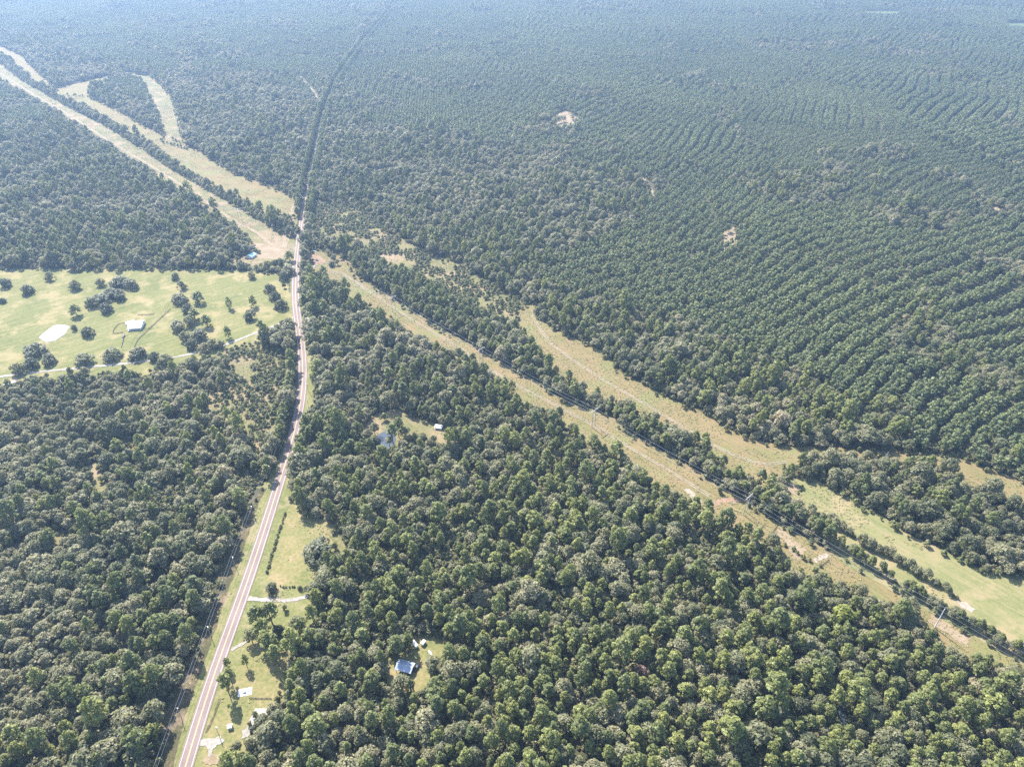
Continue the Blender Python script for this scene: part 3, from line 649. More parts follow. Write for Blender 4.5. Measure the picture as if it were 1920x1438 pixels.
for (ax, ay), (bx, by) in zip(ROAD[:-1], ROAD[1:]):          # tall trees crowding the road at the shaded bend
    vv = proj(ax, ay, 0)[1]
    if 688 < vv < 850 or 872 < vv < 908:
        L_ = math.hypot(bx - ax, by - ay)
        x = np.append(x, ax - (by - ay) / L_ * r.uniform(9.5, 12)); y = np.append(y, ay + (bx - ax) / L_ * 10.5); ispine = np.append(ispine, r.random() < .5); sz = np.append(sz, r.uniform(.85, 1.1))
for q in smooth(GP([(30, 141), (60, 158), (130, 198), (200, 233), (270, 277), (330, 317), (400, 357), (460, 392), (520, 427), (546, 441)]), 6.5):
    if vnoise(np.array([q[0] * .02]), np.array([q[1] * .02]), 9)[0] > .22:
        for o in (-3.5, 3.5):
            x = np.append(x, q[0] + o + r.uniform(-2, 2)); y = np.append(y, q[1] + o + r.uniform(-2, 2)); ispine = np.append(ispine, r.random() < .55); sz = np.append(sz, r.uniform(.42, .68))
TREES = {'broad': (x[~ispine], y[~ispine], sz[~ispine]), 'pine': (x[ispine], y[ispine], sz[ispine])}

# plantation rows: curved bands following the lie of the land, every few rows taken out
px_, py_ = grid(6.5, .22, 1.12, 2)
pl = np.zeros(len(px_), bool)
for p in PLANT: pl |= inside(px_ + (fbm(px_ * .01, py_ * .01, 3) - .5) * 60, py_ + (fbm(px_ * .01, py_ * .01, 4) - .5) * 60, p)
draw2 = ((np.abs(fbm(px_ * .0033, py_ * .0028, 31) - .5) < .022) & (fbm(px_ * .004, py_ * .004, 77) > .42)) | (fbm(px_ * .006 + 9, py_ * .006, 41) > .70)
wrp = vnoise(px_ * .0045, py_ * .0045, 81) * 80 + vnoise(px_ * .02, py_ * .02, 82) * 3
# stands of different age, spacing and row direction
bxx = px_ + (vnoise(px_ * .004, py_ * .004, 101) - .5) * 260; byy = py_ + (vnoise(px_ * .004, py_ * .004, 102) - .5) * 260
blk = vnoise(np.floor(bxx / 430.0), np.floor(byy / 520.0), 103); blk2 = vnoise(np.floor(bxx / 430.0), np.floor(byy / 520.0), 104)
ang = np.where(blk < .33, .25, np.where(blk < .75, .66, .95))
ph = (px_ * np.cos(ang) - py_ * np.sin(ang) + wrp) / (18.0 + 6.0 * blk2)
gapw = .16 + .1 * blk + .26 * vnoise(px_ * .005, py_ * .005, 83)
rows = (ph - np.floor(ph)) > gapw
pl &= ~draw2 & rows & ~is_open(px_, py_, 3) & (fbm(px_ * .05, py_ * .05, 85) > .2)
x, y = px_[pl], py_[pl]
TREES['plant'] = (x, y, np.random.default_rng(9).uniform(.85, 1.15, len(x)) + (fbm(x * .008, y * .008, 86) - .5) * .3 + (blk2[pl] - .5) * .35)

ux, uy = grid(4.6, .45, 1.05, 6)
k = uy < 820; ux, uy = ux[k], uy[k]
up = np.zeros(len(ux), bool)
for p in PLANT: up |= inside(ux, uy, p)
k = ~up & ~is_open(ux, uy, 1.0) & (fbm(ux * .06, uy * .06, 87) > .3)
TREES['under'] = (ux[k], uy[k], np.random.default_rng(8).uniform(.6, 1.5, k.sum()))
# young growth
yx, yy = grid(5.2, .4, 1.05, 3)
m = (inside(yx, yy, YOUNG) & (fbm(yx * .05, yy * .05, 91) > .36)) | (inside(yx, yy, SCRUB) & (fbm(yx * .05, yy * .05, 92) > .45))
for p in WOODGAPS: m |= inside(yx, yy, p) & (fbm(yx * .1, yy * .1, 93) > .52)
edge = np.zeros(len(yx), bool)
m |= ~is_open(yx, yy, 1) & (fbm(yx * .035, yy * .035, 51) < .31) & (yy < 1600)
for p in PLANT: m &= ~inside(yx, yy, p)
rm = np.random.default_rng(14).random(len(yx))
for p in (CA_R, CB_R, CA_L, CB_L, CC_L, CB2, ROADSIDE, PASTURE):
    k = np.nonzero(inside(yx, yy, p))[0]
    m[k] |= (dist_poly2(yx[k], yy[k], p + p[:1]) < 6.5) & (rm[k] < .34)
m &= dist_poly(yx, yy, ROAD) > 12
x, y = yx[m], yy[m]
TREES['scrub'] = (x, y, np.random.default_rng(10).uniform(.6, 1.35, len(x)))
# weeds and tussocks on the cleared strips
wx, wy = grid(3.0, .45, 1.02, 4)
m = np.zeros(len(wx), bool)
nz = fbm(wx * .06, wy * .06, 95); nz2 = fbm(wx * .012, wy * .012, 96)
for p, th in ((CA_R, .45), (CB_R, .45), (CA_L, .52), (CB_L, .54), (CC_L, .5), (CB2, .56), (SCRUB, .45), (PONDYARD, .44), (YOUNG, .4)):
    m |= inside(wx, wy, p) & (nz * .6 + nz2 * .4 > th)
for p in PATCHES: m |= inside(wx, wy, p) & (nz > .55)
m |= inside(wx, wy, ROADSIDE) & (nz > .66) & (dist_poly(wx, wy, ROAD) > 9)
m &= ~inside(wx, wy, POND2)
x, y = wx[m], wy[m]
TREES['weed'] = (x, y, np.random.default_rng(12).uniform(.35, 1.0, len(x)))
print('TREES', {k: len(v[0]) for k, v in TREES.items()})

# ------------------------------------------------------------------ single trees
def put_tree(name, kind, vi, x, y, s, rz, label, cat, group=None, sz=None):
    root = empty(name, (x, y, 0), rz); root.scale = (s, s, sz or s)
    c = bpy.data.objects.new('crown', kind.crowns[vi % len(kind.crowns)]); col.objects.link(c); c.parent = root
    t = bpy.data.objects.new('trunk', kind.trunks[vi % len(kind.trunks)]); col.objects.link(t); t.parent = root
    return tag(root, label, cat, group)

LAND = [(G(760, 1248), 70, 'near the blue-roofed barn'), (G(1590, 1370), 60, 'beside the narrow dark creek'), (G(465, 1340), 70, 'beside the roadside yards'), (G(590, 1110), 55, 'at the end of the white gravel drive'),
        (G(1584, 1150), 60, 'around the yellow-green tree'), (G(1204, 1262), 60, 'around the reddish dying tree'), (G(720, 830), 70, 'near the dark pond'), (G(1490, 1050), 60, 'below the pinkish bare plot')]
def where(x, y):
    for (lx, ly), d, t in LAND:
        if math.hypot(x - lx, y - ly) < d: return t
    dr = dist_poly(np.array([x]), np.array([y]), ROAD)[0]
    rx = min(ROAD, key=lambda p: abs(p[1] - y))[0]
    if x < rx:
        return 'on the wood edge left of the road' if dr < 45 else ('deep in the wood left of the road' if dr < 130 else 'in the wood towards the lower left corner')
    if x < -20: return 'in the wood right of the road'
    if x < 110: return 'in the bottom middle of the wood'
    return 'in the wood towards the lower right corner'

lone = []     # ground spots of the single trees, kept clear of the masses
def size_word(s, lo, hi): return 'small' if s < lo else ('large' if s > hi else 'mid-sized')

spec = [  # crown px u, v, crown radius px, kind, label  (pasture and roadside trees one can tell apart)
    (48, 538, 14, 'dark', 'round lone tree in the upper left of the pasture'), (6, 526, 13, 'dark', 'tree at the left edge of the pasture below the wood'), (3, 561, 7, 'dark', 'small tree cut by the left edge of the pasture'),
    (137, 530, 12, 'broad', 'loose double-crowned tree near the top of the pasture'), (186, 525, 9, 'broad', 'small tree below the wood near the pasture clump'), (90, 514, 9, 'broad', 'low tree at the wood edge above the lone pasture tree'),
    (222, 523, 20, 'dark', 'topmost big tree of the pasture clump'), (243, 528, 17, 'dark', 'rightmost tree of the big pasture clump'), (186, 556, 22, 'dark', 'widest tree of the big pasture clump'), (206, 545, 17, 'dark', 'middle tree of the big pasture clump'), (168, 562, 13, 'broad', 'paler tree on the left of the big pasture clump'),
    (138, 577, 11, 'pine', 'tall narrow tree beside the pale pond'), (137, 612, 7, 'dark', 'dark bush at the right end of the pale pond'), (161, 617, 13, 'dark', 'round tree between the pale pond and the ranch house'),
    (62, 650, 24, 'dark', 'huge spreading tree below the pale pond'), (88, 668, 16, 'dark', 'tree right of the huge spreading pasture tree'), (55, 676, 16, 'dark', 'tree under the huge spreading pasture tree'), (30, 686, 14, 'broad', 'leftmost tree of the lower pasture edge'),
    (155, 668, 18, 'broad', 'grey-green tree on the lower pasture edge'), (206, 660, 20, 'dark', 'flat wide dark tree left of the lane gate'), (256, 658, 19, 'dark', 'dark tree right of the lane gate'), (287, 664, 12, 'dark', 'smaller dark tree on the lower pasture edge'), (310, 668, 14, 'broad', 'pale tree where the fence meets the drive'),
    (335, 556, 19, 'dark', 'dark tree at the head of the ranch fence'), (369, 553, 11, 'pine', 'narrow dark tree right of the fence head'), (339, 531, 9, 'broad', 'bush above the fence head'), (361, 585, 13, 'pine', 'tree in the middle of the pasture grove'), (331, 605, 17, 'broad', 'leaning open-crowned tree of the pasture grove'), (372, 622, 19, 'dark', 'largest tree of the pasture grove'), (352, 598, 12, 'broad', 'small tree inside the pasture grove'),
    (427, 563, 7, 'pine', 'thin ragged tree standing alone in the right pasture'), (472, 560, 8, 'pine', 'sparse feathery tree in the right pasture'), (467, 586, 13, 'dark', 'dense dark tree in the right pasture'), (425, 618, 7, 'pine', 'thin tree above the white gravel drive'), (395, 640, 12, 'broad', 'low tree on the white gravel drive'), (412, 641, 9, 'broad', 'bush beside the white gravel drive'), (380, 648, 11, 'broad', 'bushy tree left along the white gravel drive'),
    (505, 536, 11, 'dark', 'upper tree of the row near the road in the pasture'), (514, 550, 12, 'dark', 'second tree of the row near the road in the pasture'), (526, 566, 14, 'dark', 'lowest tree of the row near the road in the pasture'), (534, 604, 14, 'dark', 'dark tree where the gravel drive meets the road'), (519, 612, 10, 'broad', 'tree beside the mouth of the gravel drive'),
    (540, 500, 15, 'broad', 'big tree beside the road at the top pasture corner'), (531, 512, 12, 'dark', 'dark tree at the top right pasture corner'), (541, 476, 9, 'pine', 'dark narrow tree left of the road crossing'), (500, 493, 11, 'broad', 'tree below the teal-roofed house'), (470, 512, 8, 'broad', 'bush on the top edge of the pasture'), (327, 514, 9, 'dark', 'dark bush on the top edge of the pasture'), (450, 492, 10, 'broad', 'tree left below the teal-roofed house'),
    (507, 1098, 13, 'dark', 'dark tree between the road and the gravel drive'), (594, 1028, 34, 'dark', 'very large spreading oak in the hay field'), (562, 1100, 6, 'dark', 'slim dark shrub at the end of the hay field'), (575, 1102, 7, 'broad', 'pale shrub at the end of the hay field'),
    (478, 1150, 17, 'pine', 'upper tree of the grove by the road'), (503, 1143, 17, 'pine', 'tall pine right in the grove by the road'), (490, 1172, 15, 'pine', 'middle pine of the grove by the road'), (468, 1188, 14, 'broad', 'pale tree at the roadside of the grove'), (500, 1196, 18, 'pine', 'lower pine of the grove by the road'), (522, 1178, 15, 'dark', 'dark tree right in the grove by the road'), (514, 1222, 14, 'pine', 'lowest pine of the grove by the road'), (557, 1163, 14, 'broad', 'small tree with bare trunk on the lawn'), (584, 1176, 9, 'broad', 'little tree beside the lawn'), (533, 1137, 7, 'scrub', 'round shrub below the white gravel drive'),
    (458, 1234, 8, 'pine', 'small narrow tree alone on the roadside lawn'), (424, 1240, 7, 'pine', 'slender pine hard by the road edge'), (420, 1276, 15, 'pine', 'ragged roadside pine shading the yard'), (428, 1262, 9, 'pine', 'thin pine behind the ragged roadside pine'),
    (441, 1398, 12, 'broad', 'small rounded tree beside the white gravel pad'), (500, 1372, 26, 'broad', 'large oak overhanging the white gravel pad'), (520, 1344, 22, 'broad', 'oak behind the one overhanging the pad'), (485, 1405, 18, 'dark', 'dark tree below the oak at the pad'),
    (492, 1349, 15, 'broad', 'small oak reaching over the middle of the white gravel pad'), (476, 1364, 10, 'dark', 'low bush on the white gravel pad edge'),
    (385, 597, 10, 'pine', 'slim tree at the right of the pasture grove'), (350, 574, 12, 'dark', 'dark tree below the fence head in the grove'), (346, 626, 12, 'broad', 'lower left tree of the pasture grove'), (359, 640, 14, 'dark', 'dark tree of the grove nearest the gravel drive'), (222, 548, 15, 'dark', 'tree on the shaded side of the big pasture clump'), (196, 572, 14, 'dark', 'lowest tree of the big pasture clump'),
    (1585, 1146, 20, 'yellow', 'bright yellow-green tree in the lower right wood'), (1204, 1256, 15, 'brown', 'reddish brown dying tree in the bottom wood'),
    (597, 512, 9, 'dark', 'lone dark tree at the corner below the reddish lot'), (621, 492, 7, 'dark', 'single dark bush right of the reddish lot'), (734, 806, 13, 'pine', 'dark pine at the right bank of the dark pond'), (745, 795, 12, 'pine', 'taller pine behind the dark pond'), (729, 824, 9, 'broad', 'pale tree leaning over the dark pond'), (701, 800, 11, 'broad', 'tree at the upper left bank of the dark pond'), (699, 824, 12, 'dark', 'dark tree shading the left half of the dark pond'), (758, 806, 10, 'broad', 'tree between the dark pond and the red pickup'), (688, 812, 11, 'broad', 'tree left of the dark pond clearing'), (720, 778, 8, 'scrub', 'shrub on the upper edge of the pond clearing'),
]
KM = {'dark': (K_DARK, 6.6, 10.5), 'broad': (K_BROAD, 6.3, 16.0), 'pine': (K_PINE, 4.3, 20.0), 'scrub': (K_SCRUB, 2.4, 5.5), 'yellow': (K_YELLOW, 6.0, 15.0), 'brown': (K_BROWN, 5.0, 14.0)}
for i, (u, v, rp, kd, lab) in enumerate(spec):
    kind, r0, h0 = KM[kd]
    if kd == 'broad' and v < 720: kind, r0, h0 = K_FIELD, 5.6, 11.0
    if kd == 'pine' and v < 720: kind, r0, h0 = K_FPINE, 3.8, 14.0
    x, y = G(u, v); d = proj(x, y, 0)[2]; rad = rp * d / FPX; s = rad / r0
    szz = s if kd != 'pine' else min(1.15, max(s, .62))
    if kd in ('dark', 'broad'): szz = min(s, 1.25) * (1.0 if s > .7 else 1.1)
    x, y = G(u, v, h0 * szz * .68); d = proj(x, y, 5)[2]; s = rp * d / FPX / r0
    lone.append((x, y, rad))
    put_tree({'dark': 'oak_tree', 'broad': 'broadleaf_tree', 'pine': 'pine_tree', 'scrub': 'shrub', 'yellow': 'yellow_tree', 'brown': 'dying_tree'}[kd], kind, i, x, y, s, i * 1.7, lab, 'shrub' if kd == 'scrub' else 'tree', None, szz).scale = (s * (.86 + .3 * ((i * 7) % 5) / 4), s * (1.14 - .3 * ((i * 7) % 5) / 4), szz)

# hedge lines and tree belts standing on the mown strips, one tree at a time
def row_trees(line, n, kinds, smin, smax, name, label, group, spread=2.0, seed=0):
    label0 = label; r = random.Random(seed); P = smooth(line, 2.0)
    for k in range(n):
        q = P[int((k + r.uniform(.2, .8)) / n * (len(P) - 1))]
        kd = r.choice(kinds); kind, r0, h0 = KM[kd]; s = r.uniform(smin, smax)
        x, y = q[0] + r.uniform(-spread, spread), q[1] + r.uniform(-spread, spread)
        if callable(label0): label = label0(x, y, kd)
        lone.append((x, y, 2)); put_tree(name, kind, r.randrange(99), x, y, s * (1.1 if kd == 'pine' else 1), r.uniform(0, 6.28), label, 'shrub' if kd == 'scrub' else 'tree', group, s * r.uniform(.8, 1.0))
row_trees(GP([(1514, 955), (1545, 972), (1582, 996), (1622, 1022), (1668, 1045), (1690, 1057), (1722, 1078), (1764, 1102), (1800, 1126)]), 48, ['broad', 'broad', 'scrub'], .42, .72, 'hedge_tree', 'small tree in the hedge line between the two green strips', 'hedge between the green strips', 1.6, 3)
row_trees(GP([(1480, 955), (1520, 985), (1560, 1018)]), 26, ['broad', 'pine'], .6, .95, 'belt_tree', 'tree of the belt above the pinkish bare plot', 'belt above the bare plot', 5, 4)
row_trees(GP([(1570, 1026), (1620, 1056), (1660, 1084), (1700, 1108), (1745, 1132), (1785, 1156), (1830, 1182), (1880, 1210), (1930, 1236)]), 72, ['broad', 'broad', 'pine', 'scrub'], .4, .74, 'belt_tree', 'small tree in the belt beside the steel pole', 'belt beside the steel pole', 2.6, 5)
row_trees(GP([(536, 962), (528, 985), (518, 1015), (508, 1050), (499, 1078)]), 30, ['scrub'], .35, .6, 'hedge_shrub', 'low dark shrub in the fence line along the hay field', 'shrubs along the hay field fence', .6, 6)
row_trees(GP([(527, 1100), (542, 1101), (558, 1100)]), 9, ['scrub'], .28, .45, 'hedge_shrub', 'low shrub in the short row below the hay field', 'shrub row below the hay field', .5, 7)
row_trees(GP([(425, 502), (460, 506), (500, 509), (530, 512)]), 26, ['broad', 'broad', 'dark'], .42, .62, 'hedge_tree', 'tree in the hedge along the top of the pasture', 'hedge along the top of the pasture', 2.5, 8)
row_trees(GP([(585, 455), (605, 468), (620, 482), (634, 496)]), 12, ['broad', 'pine'], .5, .75, 'belt_tree', 'tree beside the reddish lot right of the road', 'trees beside the reddish lot', 3, 9)
row_trees(GP([(548, 428), (560, 436), (572, 448)]), 8, ['dark', 'pine'], .5, .8, 'belt_tree', 'dark tree at the end of the far belt by the road', 'trees at the far belt end', 3, 10)
row_trees(GP([(1503, 912), (1499, 920), (1495, 929)]), 6, ['scrub'], .4, .6, 'hedge_shrub', 'shrub on the fence at the head of the green strips', 'shrubs on the cross fence', .6, 11)
row_trees(GP([(1400, 995, 6), (1440, 996, 6), (1520, 1052), (1540, 1062)]), 12, ['scrub'], .6, 1.1, 'hedge_shrub', 'bush on the edge of the power line strip near the cut bank', 'bushes near the cut bank', 2, 12)

def belt_label(x, y, kd):
    u = proj(x, y, 8)[0]; k = 'rounded tree' if kd != 'pine' else 'narrow pine'
    for lim, t in ((736, 'before the first H-frame pole right of the road'), (820, 'just past the first H-frame pole right of the road'), (902, 'just before the second H-frame pole right of the road'), (1010, 'just past the second H-frame pole right of the road'), (1115, 'just before the third H-frame pole right of the road'), (1210, 'just past the third H-frame pole right of the road'), (1310, 'midway between the third pole and the red bank'), (1405, 'above the red eroded bank')):
        if u < lim: return k + ' in the tree belt ' + t
    return k + ' in the tree belt right of the red eroded bank'
row_trees(GP(lower([(680, 512), (735, 543), (780, 573), (825, 601), (872, 626), (905, 643), (960, 675), (1010, 702), (1060, 732), (1110, 750), (1165, 778), (1200, 803), (1230, 821), (1270, 838), (1310, 863), (1355, 893), (1394, 911), (1430, 932), (1478, 962)], 664, 4, 1700, 15)), 170, ['pine', 'broad', 'broad'], .62, .92, 'belt_tree', belt_label, 'belt right of the road', 4.0, 14)
# the largest trees of the woods as single things, the rest as masses
def clear_of_lone(x, y):
    bad = np.zeros(len(x), bool)
    for lx, ly, lr in lone: bad |= (x - lx) ** 2 + (y - ly) ** 2 < (lr * .8 + 2.0) ** 2
    return ~bad
for key, kind, nm, sname, slabel, scat in (
        ('broad', K_BROAD, 'broadleaf_tree', 'broadleaf_forest', 'grey-green broadleaf woods spreading over the middle and far ground', 'forest'),
        ('pine', K_PINE, 'pine_tree', 'pine_forest', 'mixed tall pines standing through the woods', 'forest'),
        ('plant', K_PLANT, 'plantation_pine', 'pine_plantation', 'blue-green pine plantation in curving rows to the far edge', 'plantation'),
        ('scrub', K_SCRUB, 'young_tree', 'young_growth', 'light green young growth in the gaps of the woods', 'scrub'),
        ('under', K_UNDER, 'shrub', 'undergrowth', 'dark green undergrowth beneath the near woods', 'undergrowth'),
        ('weed', K_WEED, 'weed', 'weeds', 'weeds and tussocks on the cleared strips', 'weeds')):
    x, y, s = TREES[key]
    if key not in ('weed', 'under'):
        c = clear_of_lone(x, y); x, y, s = x[c], y[c], s[c]
    r = np.random.default_rng(len(x)); n = len(x)
    rz = r.uniform(0, 6.283, n); vi = r.integers(0, len(kind.joined), n)
    sx = s * r.uniform(.94, 1.12, n); szz = s * r.uniform(.8, 1.16, n) * (.55 if key == 'weed' else 1)
    single = np.zeros(n, bool)
    if key in ('broad', 'pine', 'plant'):
        fr = in_frame(x, y, 12.0); d = proj(x, y, 10.0)[2]
        score = np.where(fr, s / d, 0); top = np.argsort(-score)[:300]; single[top] = True
        for i in top:
            if key == 'plant':
                u_ = proj(x[i], y[i], 8)[0]; ed = dist_poly2(x[i:i + 1], y[i:i + 1], CB_R[18:26])[0] < 17
                pw = 'above the pale dead tree' if u_ < 1640 else ('right of the pale dead tree' if u_ < 1780 else 'by the right edge of the view')
                lab = '%s plantation pine %s %s' % (size_word(s[i], .85, .98), 'on the plantation edge' if ed else 'inside the plantation', pw); grp = 'nearest pines of the plantation'
            else:
                wd = where(x[i], y[i]); szw = size_word(s[i], .72, .95) if key == 'broad' else size_word(s[i], .85, 1.02)
                lab = '%s %s %s' % (szw, 'rounded grey-green broadleaf tree' if key == 'broad' else 'bright green tufted pine', wd); grp = ('broadleaf trees ' if key == 'broad' else 'pines ') + wd
            put_tree(nm, kind, int(vi[i]), float(x[i]), float(y[i]), float(sx[i]), float(rz[i]), lab, 'tree', grp, float(szz[i]))
    k = ~single
    pts = np.stack([x[k], y[k], np.zeros(k.sum())], 1)
    scatter_stuff(sname, pts, rz[k], np.stack([sx[k], sx[k], szz[k]], 1), vi[k], kind, slabel, scat)

# ------------------------------------------------------------------ buildings
def house(name, loc, rz, L, W, eave, ridge, roofm, wallm, label, cat, windows=True, over=.5, ridge_axis='x', porch=0.0, openside=False):
    t = empty(name, (*loc, 0), rz); hl, hw = L / 2, W / 2
    m = MB()
    if openside:
        for sx in (-1, 1):
            for k in range(3):
                px = sx * (hl - .15); py = -hw + .15 + k * (W - .3) / 2
                MB().box(px - .12, px + .12, py - .12, py + .12, 0, eave).build('post', wallm, t)
        MB().box(-hl, hl, hw - .1, hw, 0, eave).build('wall', wallm, t)
    else:
        m.box(-hl, hl, -hw, hw, 0, eave)
        m.add([(-hl, -hw, eave), (-hl, hw, eave), (-hl, 0, ridge), (hl, -hw, eave), (hl, hw, eave), (hl, 0, ridge)], [(0, 2, 1), (3, 4, 5)])
        m.build('wall', wallm, t)
    sl = (ridge - eave) / hw
    for s in (-1, 1):
        q = MB(); a, b = hl + over, hw + over; th = .12; ze = eave - sl * over + .06; zr = ridge + .06
        q.add([(-a, 0, zr), (a, 0, zr), (a, s * b, ze), (-a, s * b, ze), (-a, 0, zr + th), (a, 0, zr + th), (a, s * b, ze + th), (-a, s * b, ze + th)],
              [(0, 1, 2, 3), (4, 7, 6, 5), (2, 6, 7, 3), (0, 3, 7, 4), (1, 5, 6, 2)])
        ro = q.build('roof', roofm, t)
        rb = MB(); k = int(2 * a / 1.2)
        for i in range(k + 1):
            xx = -a + .05 + i * (2 * a - .1) / k
            rb.add([(xx - .04, s * .02, zr + th), (xx + .04, s * .02, zr + th), (xx + .04, s * b, ze + th), (xx - .04, s * b, ze + th), (xx - .04, s * .02, zr + th + .07), (xx + .04, s * .02, zr + th + .07), (xx + .04, s * b, ze + th + .07), (xx - .04, s * b, ze + th + .07)],
                   [(4, 5, 6, 7), (0, 4, 7, 3), (1, 2, 6, 5), (2, 3, 7, 6)])
        rb.build('roof_seams', roofm, ro)
    MB().box(-hl - over, hl + over, -.15, .15, ridge + .14, ridge + .26).build('ridge_cap', roofm, t)
    if windows and not openside:
        n = max(2, int(L / 3.5))
        for s in (-1, 1):
            for i in range(n):
                xx = -hl + (i + .5) * L / n
                if i == n // 2: MB().box(xx - .5, xx + .5, s * hw - .04 * (1 if s < 0 else -1) - .05, s * hw + .05, .05, 2.1).build('door', M['tan_wall'], t)
                else:
                    wf = MB().box(xx - .65, xx + .65, s * hw - .06, s * hw + .06, .9, 2.1).build('window', M['white_wall'], t)
                    MB().box(xx - .55, xx + .55, s * hw - .08, s * hw + .08, 1.0, 2.0).build('pane', M['glass'], wf)
    if porch:
        MB().box(-hl, hl, -hw - porch, -hw, 0, .25).build('porch_floor', M['concrete'], t)
        q = MB(); q.add([(-hl - .3, -hw + .05, eave - .1), (hl + .3, -hw + .05, eave - .1), (hl + .3, -hw - porch - .3, eave - .6), (-hl - .3, -hw - porch - .3, eave - .6), (-hl - .3, -hw + .05, eave), (hl + .3, -hw + .05, eave), (hl + .3, -hw - porch - .3, eave - .5), (-hl - .3, -hw - porch - .3, eave - .5)],
                       [(0, 1, 2, 3), (4, 7, 6, 5), (2, 6, 7, 3), (0, 3, 7, 4), (1, 5, 6, 2)]); q.build('porch_roof', M['grey_shingle'], t)
        for i in range(5):
            xx = -hl + .2 + i * (L - .4) / 4; MB().box(xx - .1, xx + .1, -hw - porch + .1, -hw - porch + .3, .25, eave - .55).build('porch_post', M['white_wall'], t)
    return tag(t, label, cat)
hx, hy = G(257, 612)
house('ranch_house', (hx, hy), R(8), 15, 14, 3.4, 6.2, M['white_metal'], M['white_wall'], 'white-roofed ranch house with a dark porch in the pasture', 'house', porch=3.2)
hx, hy = G(248, 610); house('garage', (hx - 3, hy + 3), R(38), 9, 6, 2.6, 4.0, M['white_metal'], M['white_wall'], 'low white-roofed garage wing left of the ranch house', 'garage')
hx, hy = G(472, 482); house('teal_house', (hx, hy), R(70), 10, 9, 3.2, 5.2, M['teal_metal'], M['white_wall'], 'pale teal-roofed house beside the power line strip', 'house')
hx, hy = G(473, 468); house('outbuilding', (hx, hy + 2), R(5), 9, 4.5, 2.5, 3.4, M['white_metal'], M['white_wall'], 'low white-roofed shed behind the teal-roofed house', 'shed')
hx, hy = G(760, 1254); house('barn', (hx, hy), R(-16), 10.5, 7.0, 3.2, 4.3, M['blue_metal'], M['tan_wall'], 'blue-grey metal-roofed open barn in the wood clearing', 'barn', openside=True)
hx, hy = G(823, 803); house('shed', (hx, hy), R(-12), 6.5, 4.2, 2.4, 3.3, M['white_metal'], M['white_wall'], 'small white shed at the right end of the pond clearing', 'shed')
hx, hy = G(432, 1364); house('well_shed', (hx, hy), R(10), 2.4, 2.2, 2.0, 2.6, M['white_metal'], M['white_wall'], 'tiny white well shed alone on the roadside lawn', 'shed', windows=False, over=.25)
hx, hy = G(20, 722); house('mobile_home', (hx, hy), R(38), 9.5, 3.2, 2.7, 3.3, M['white_metal'], M['white_wall'], 'narrow white mobile home in the wood at the left edge', 'mobile home', over=.2)
# concrete slab with blocks beside the roadside pine
t = empty('slab', (*G(460, 1297), 0), R(12))
MB().box(-4.5, 4.0, -2.6, 2.6, 0, .18, .05).build('slab_top', M['concrete'], t); MB().box(-1.5, .4, -.6, .8, .18, 1.5, .1).build('tank', M['steel'], t); MB().box(1.4, 3.4, .2, 1.8, .18, .8, .08).build('box', M['white_wall'], t)
tag(t, 'white concrete slab with a tank beside the roadside pine', 'slab')

# ------------------------------------------------------------------ vehicles and trailers
def wheels(t, xs, w, r=.36):
    for x in xs:
        for s in (-1, 1):
            m = MB(); m.tube([(x, s * (w / 2 - .14), r), (x, s * (w / 2 + .04), r)], r, 12); wo = m.build('wheel', M['tyre'], t)
            m = MB(); m.tube([(x, s * (w / 2), r), (x, s * (w / 2 + .06), r)], r * .55, 10); m.build('rim', M['car_silver'], wo)
def pickup(loc, rz, paint, label, sedan=False):
    t = empty('car' if sedan else 'pickup_truck', (*loc, .16), rz); w = 1.95
    b = MB(); b.box(-2.7 if not sedan else -2.3, 2.7 if not sedan else 2.3, -w / 2, w / 2, .38, 1.02, .1); b.build('body', paint, t)
    x0, x1 = (-.55, 1.15) if not sedan else (-1.4, .9)
    c = MB(); c.add([(x0, -w / 2 + .06, 1.02), (x1 + .55, -w / 2 + .06, 1.02), (x1 + .55, w / 2 - .06, 1.02), (x0, w / 2 - .06, 1.02), (x0 + (.15 if not sedan else .6), -w / 2 + .22, 1.72), (x1 - .1, -w / 2 + .22, 1.72), (x1 - .1, w / 2 - .22, 1.72), (x0 + (.15 if not sedan else .6), w / 2 - .22, 1.72)],
                    [(0, 1, 5, 4), (1, 2, 6, 5), (2, 3, 7, 6), (3, 0, 4, 7)]); c.build('window', M['glass'], t)
    MB().box(x0 + (.12 if not sedan else .55), x1 - .05, -w / 2 + .2, w / 2 - .2, 1.70, 1.78, .03).build('cab_roof', paint, t)
    if not sedan: MB().box(-2.6, -.62, -w / 2 + .12, w / 2 - .12, 1.03, 1.05).build('cargo_bed', M['dark_open'], t)
    e = 2.7 if not sedan else 2.3
    for s in (-1, 1): MB().box(e - .04, e + .03, s * .65 - .2, s * .65 + .2, .68, .86).build('headlight', M['white_wall'], t)
    wheels(t, (-1.7, 1.75) if not sedan else (-1.4, 1.4), w)
    return tag(t, label, 'car' if sedan else 'pickup')
def camper(loc, rz, L, label, hgt=2.7):
    t = empty('camper_trailer', (*loc, .12), rz)
    MB().box(-L / 2, L / 2, -1.2, 1.2, .55, hgt, .18).build('body', M['car_white'], t)
    for i in range(2): MB().box(-L / 4 + i * L / 2 - .5, -L / 4 + i * L / 2 + .5, -1.22, -1.18, 1.4, 2.0).build('window', M['glass'], t)
    MB().box(-.4, .4, -.35, .35, hgt, hgt + .25, .06).build('roof_vent', M['car_silver'], t)
    MB().box(L / 2, L / 2 + 1.1, -.08, .08, .5, .62).build('hitch', M['tyre'], t)
    wheels(t, (-.45, .45), 2.3, .34)
    return tag(t, label, 'trailer')
camper(G(778, 1210), R(-52), 5.6, 'long white camper trailer in the barn clearing')
camper(G(794, 1207), R(60), 3.6, 'short white camper trailer right of the long one', 2.5)
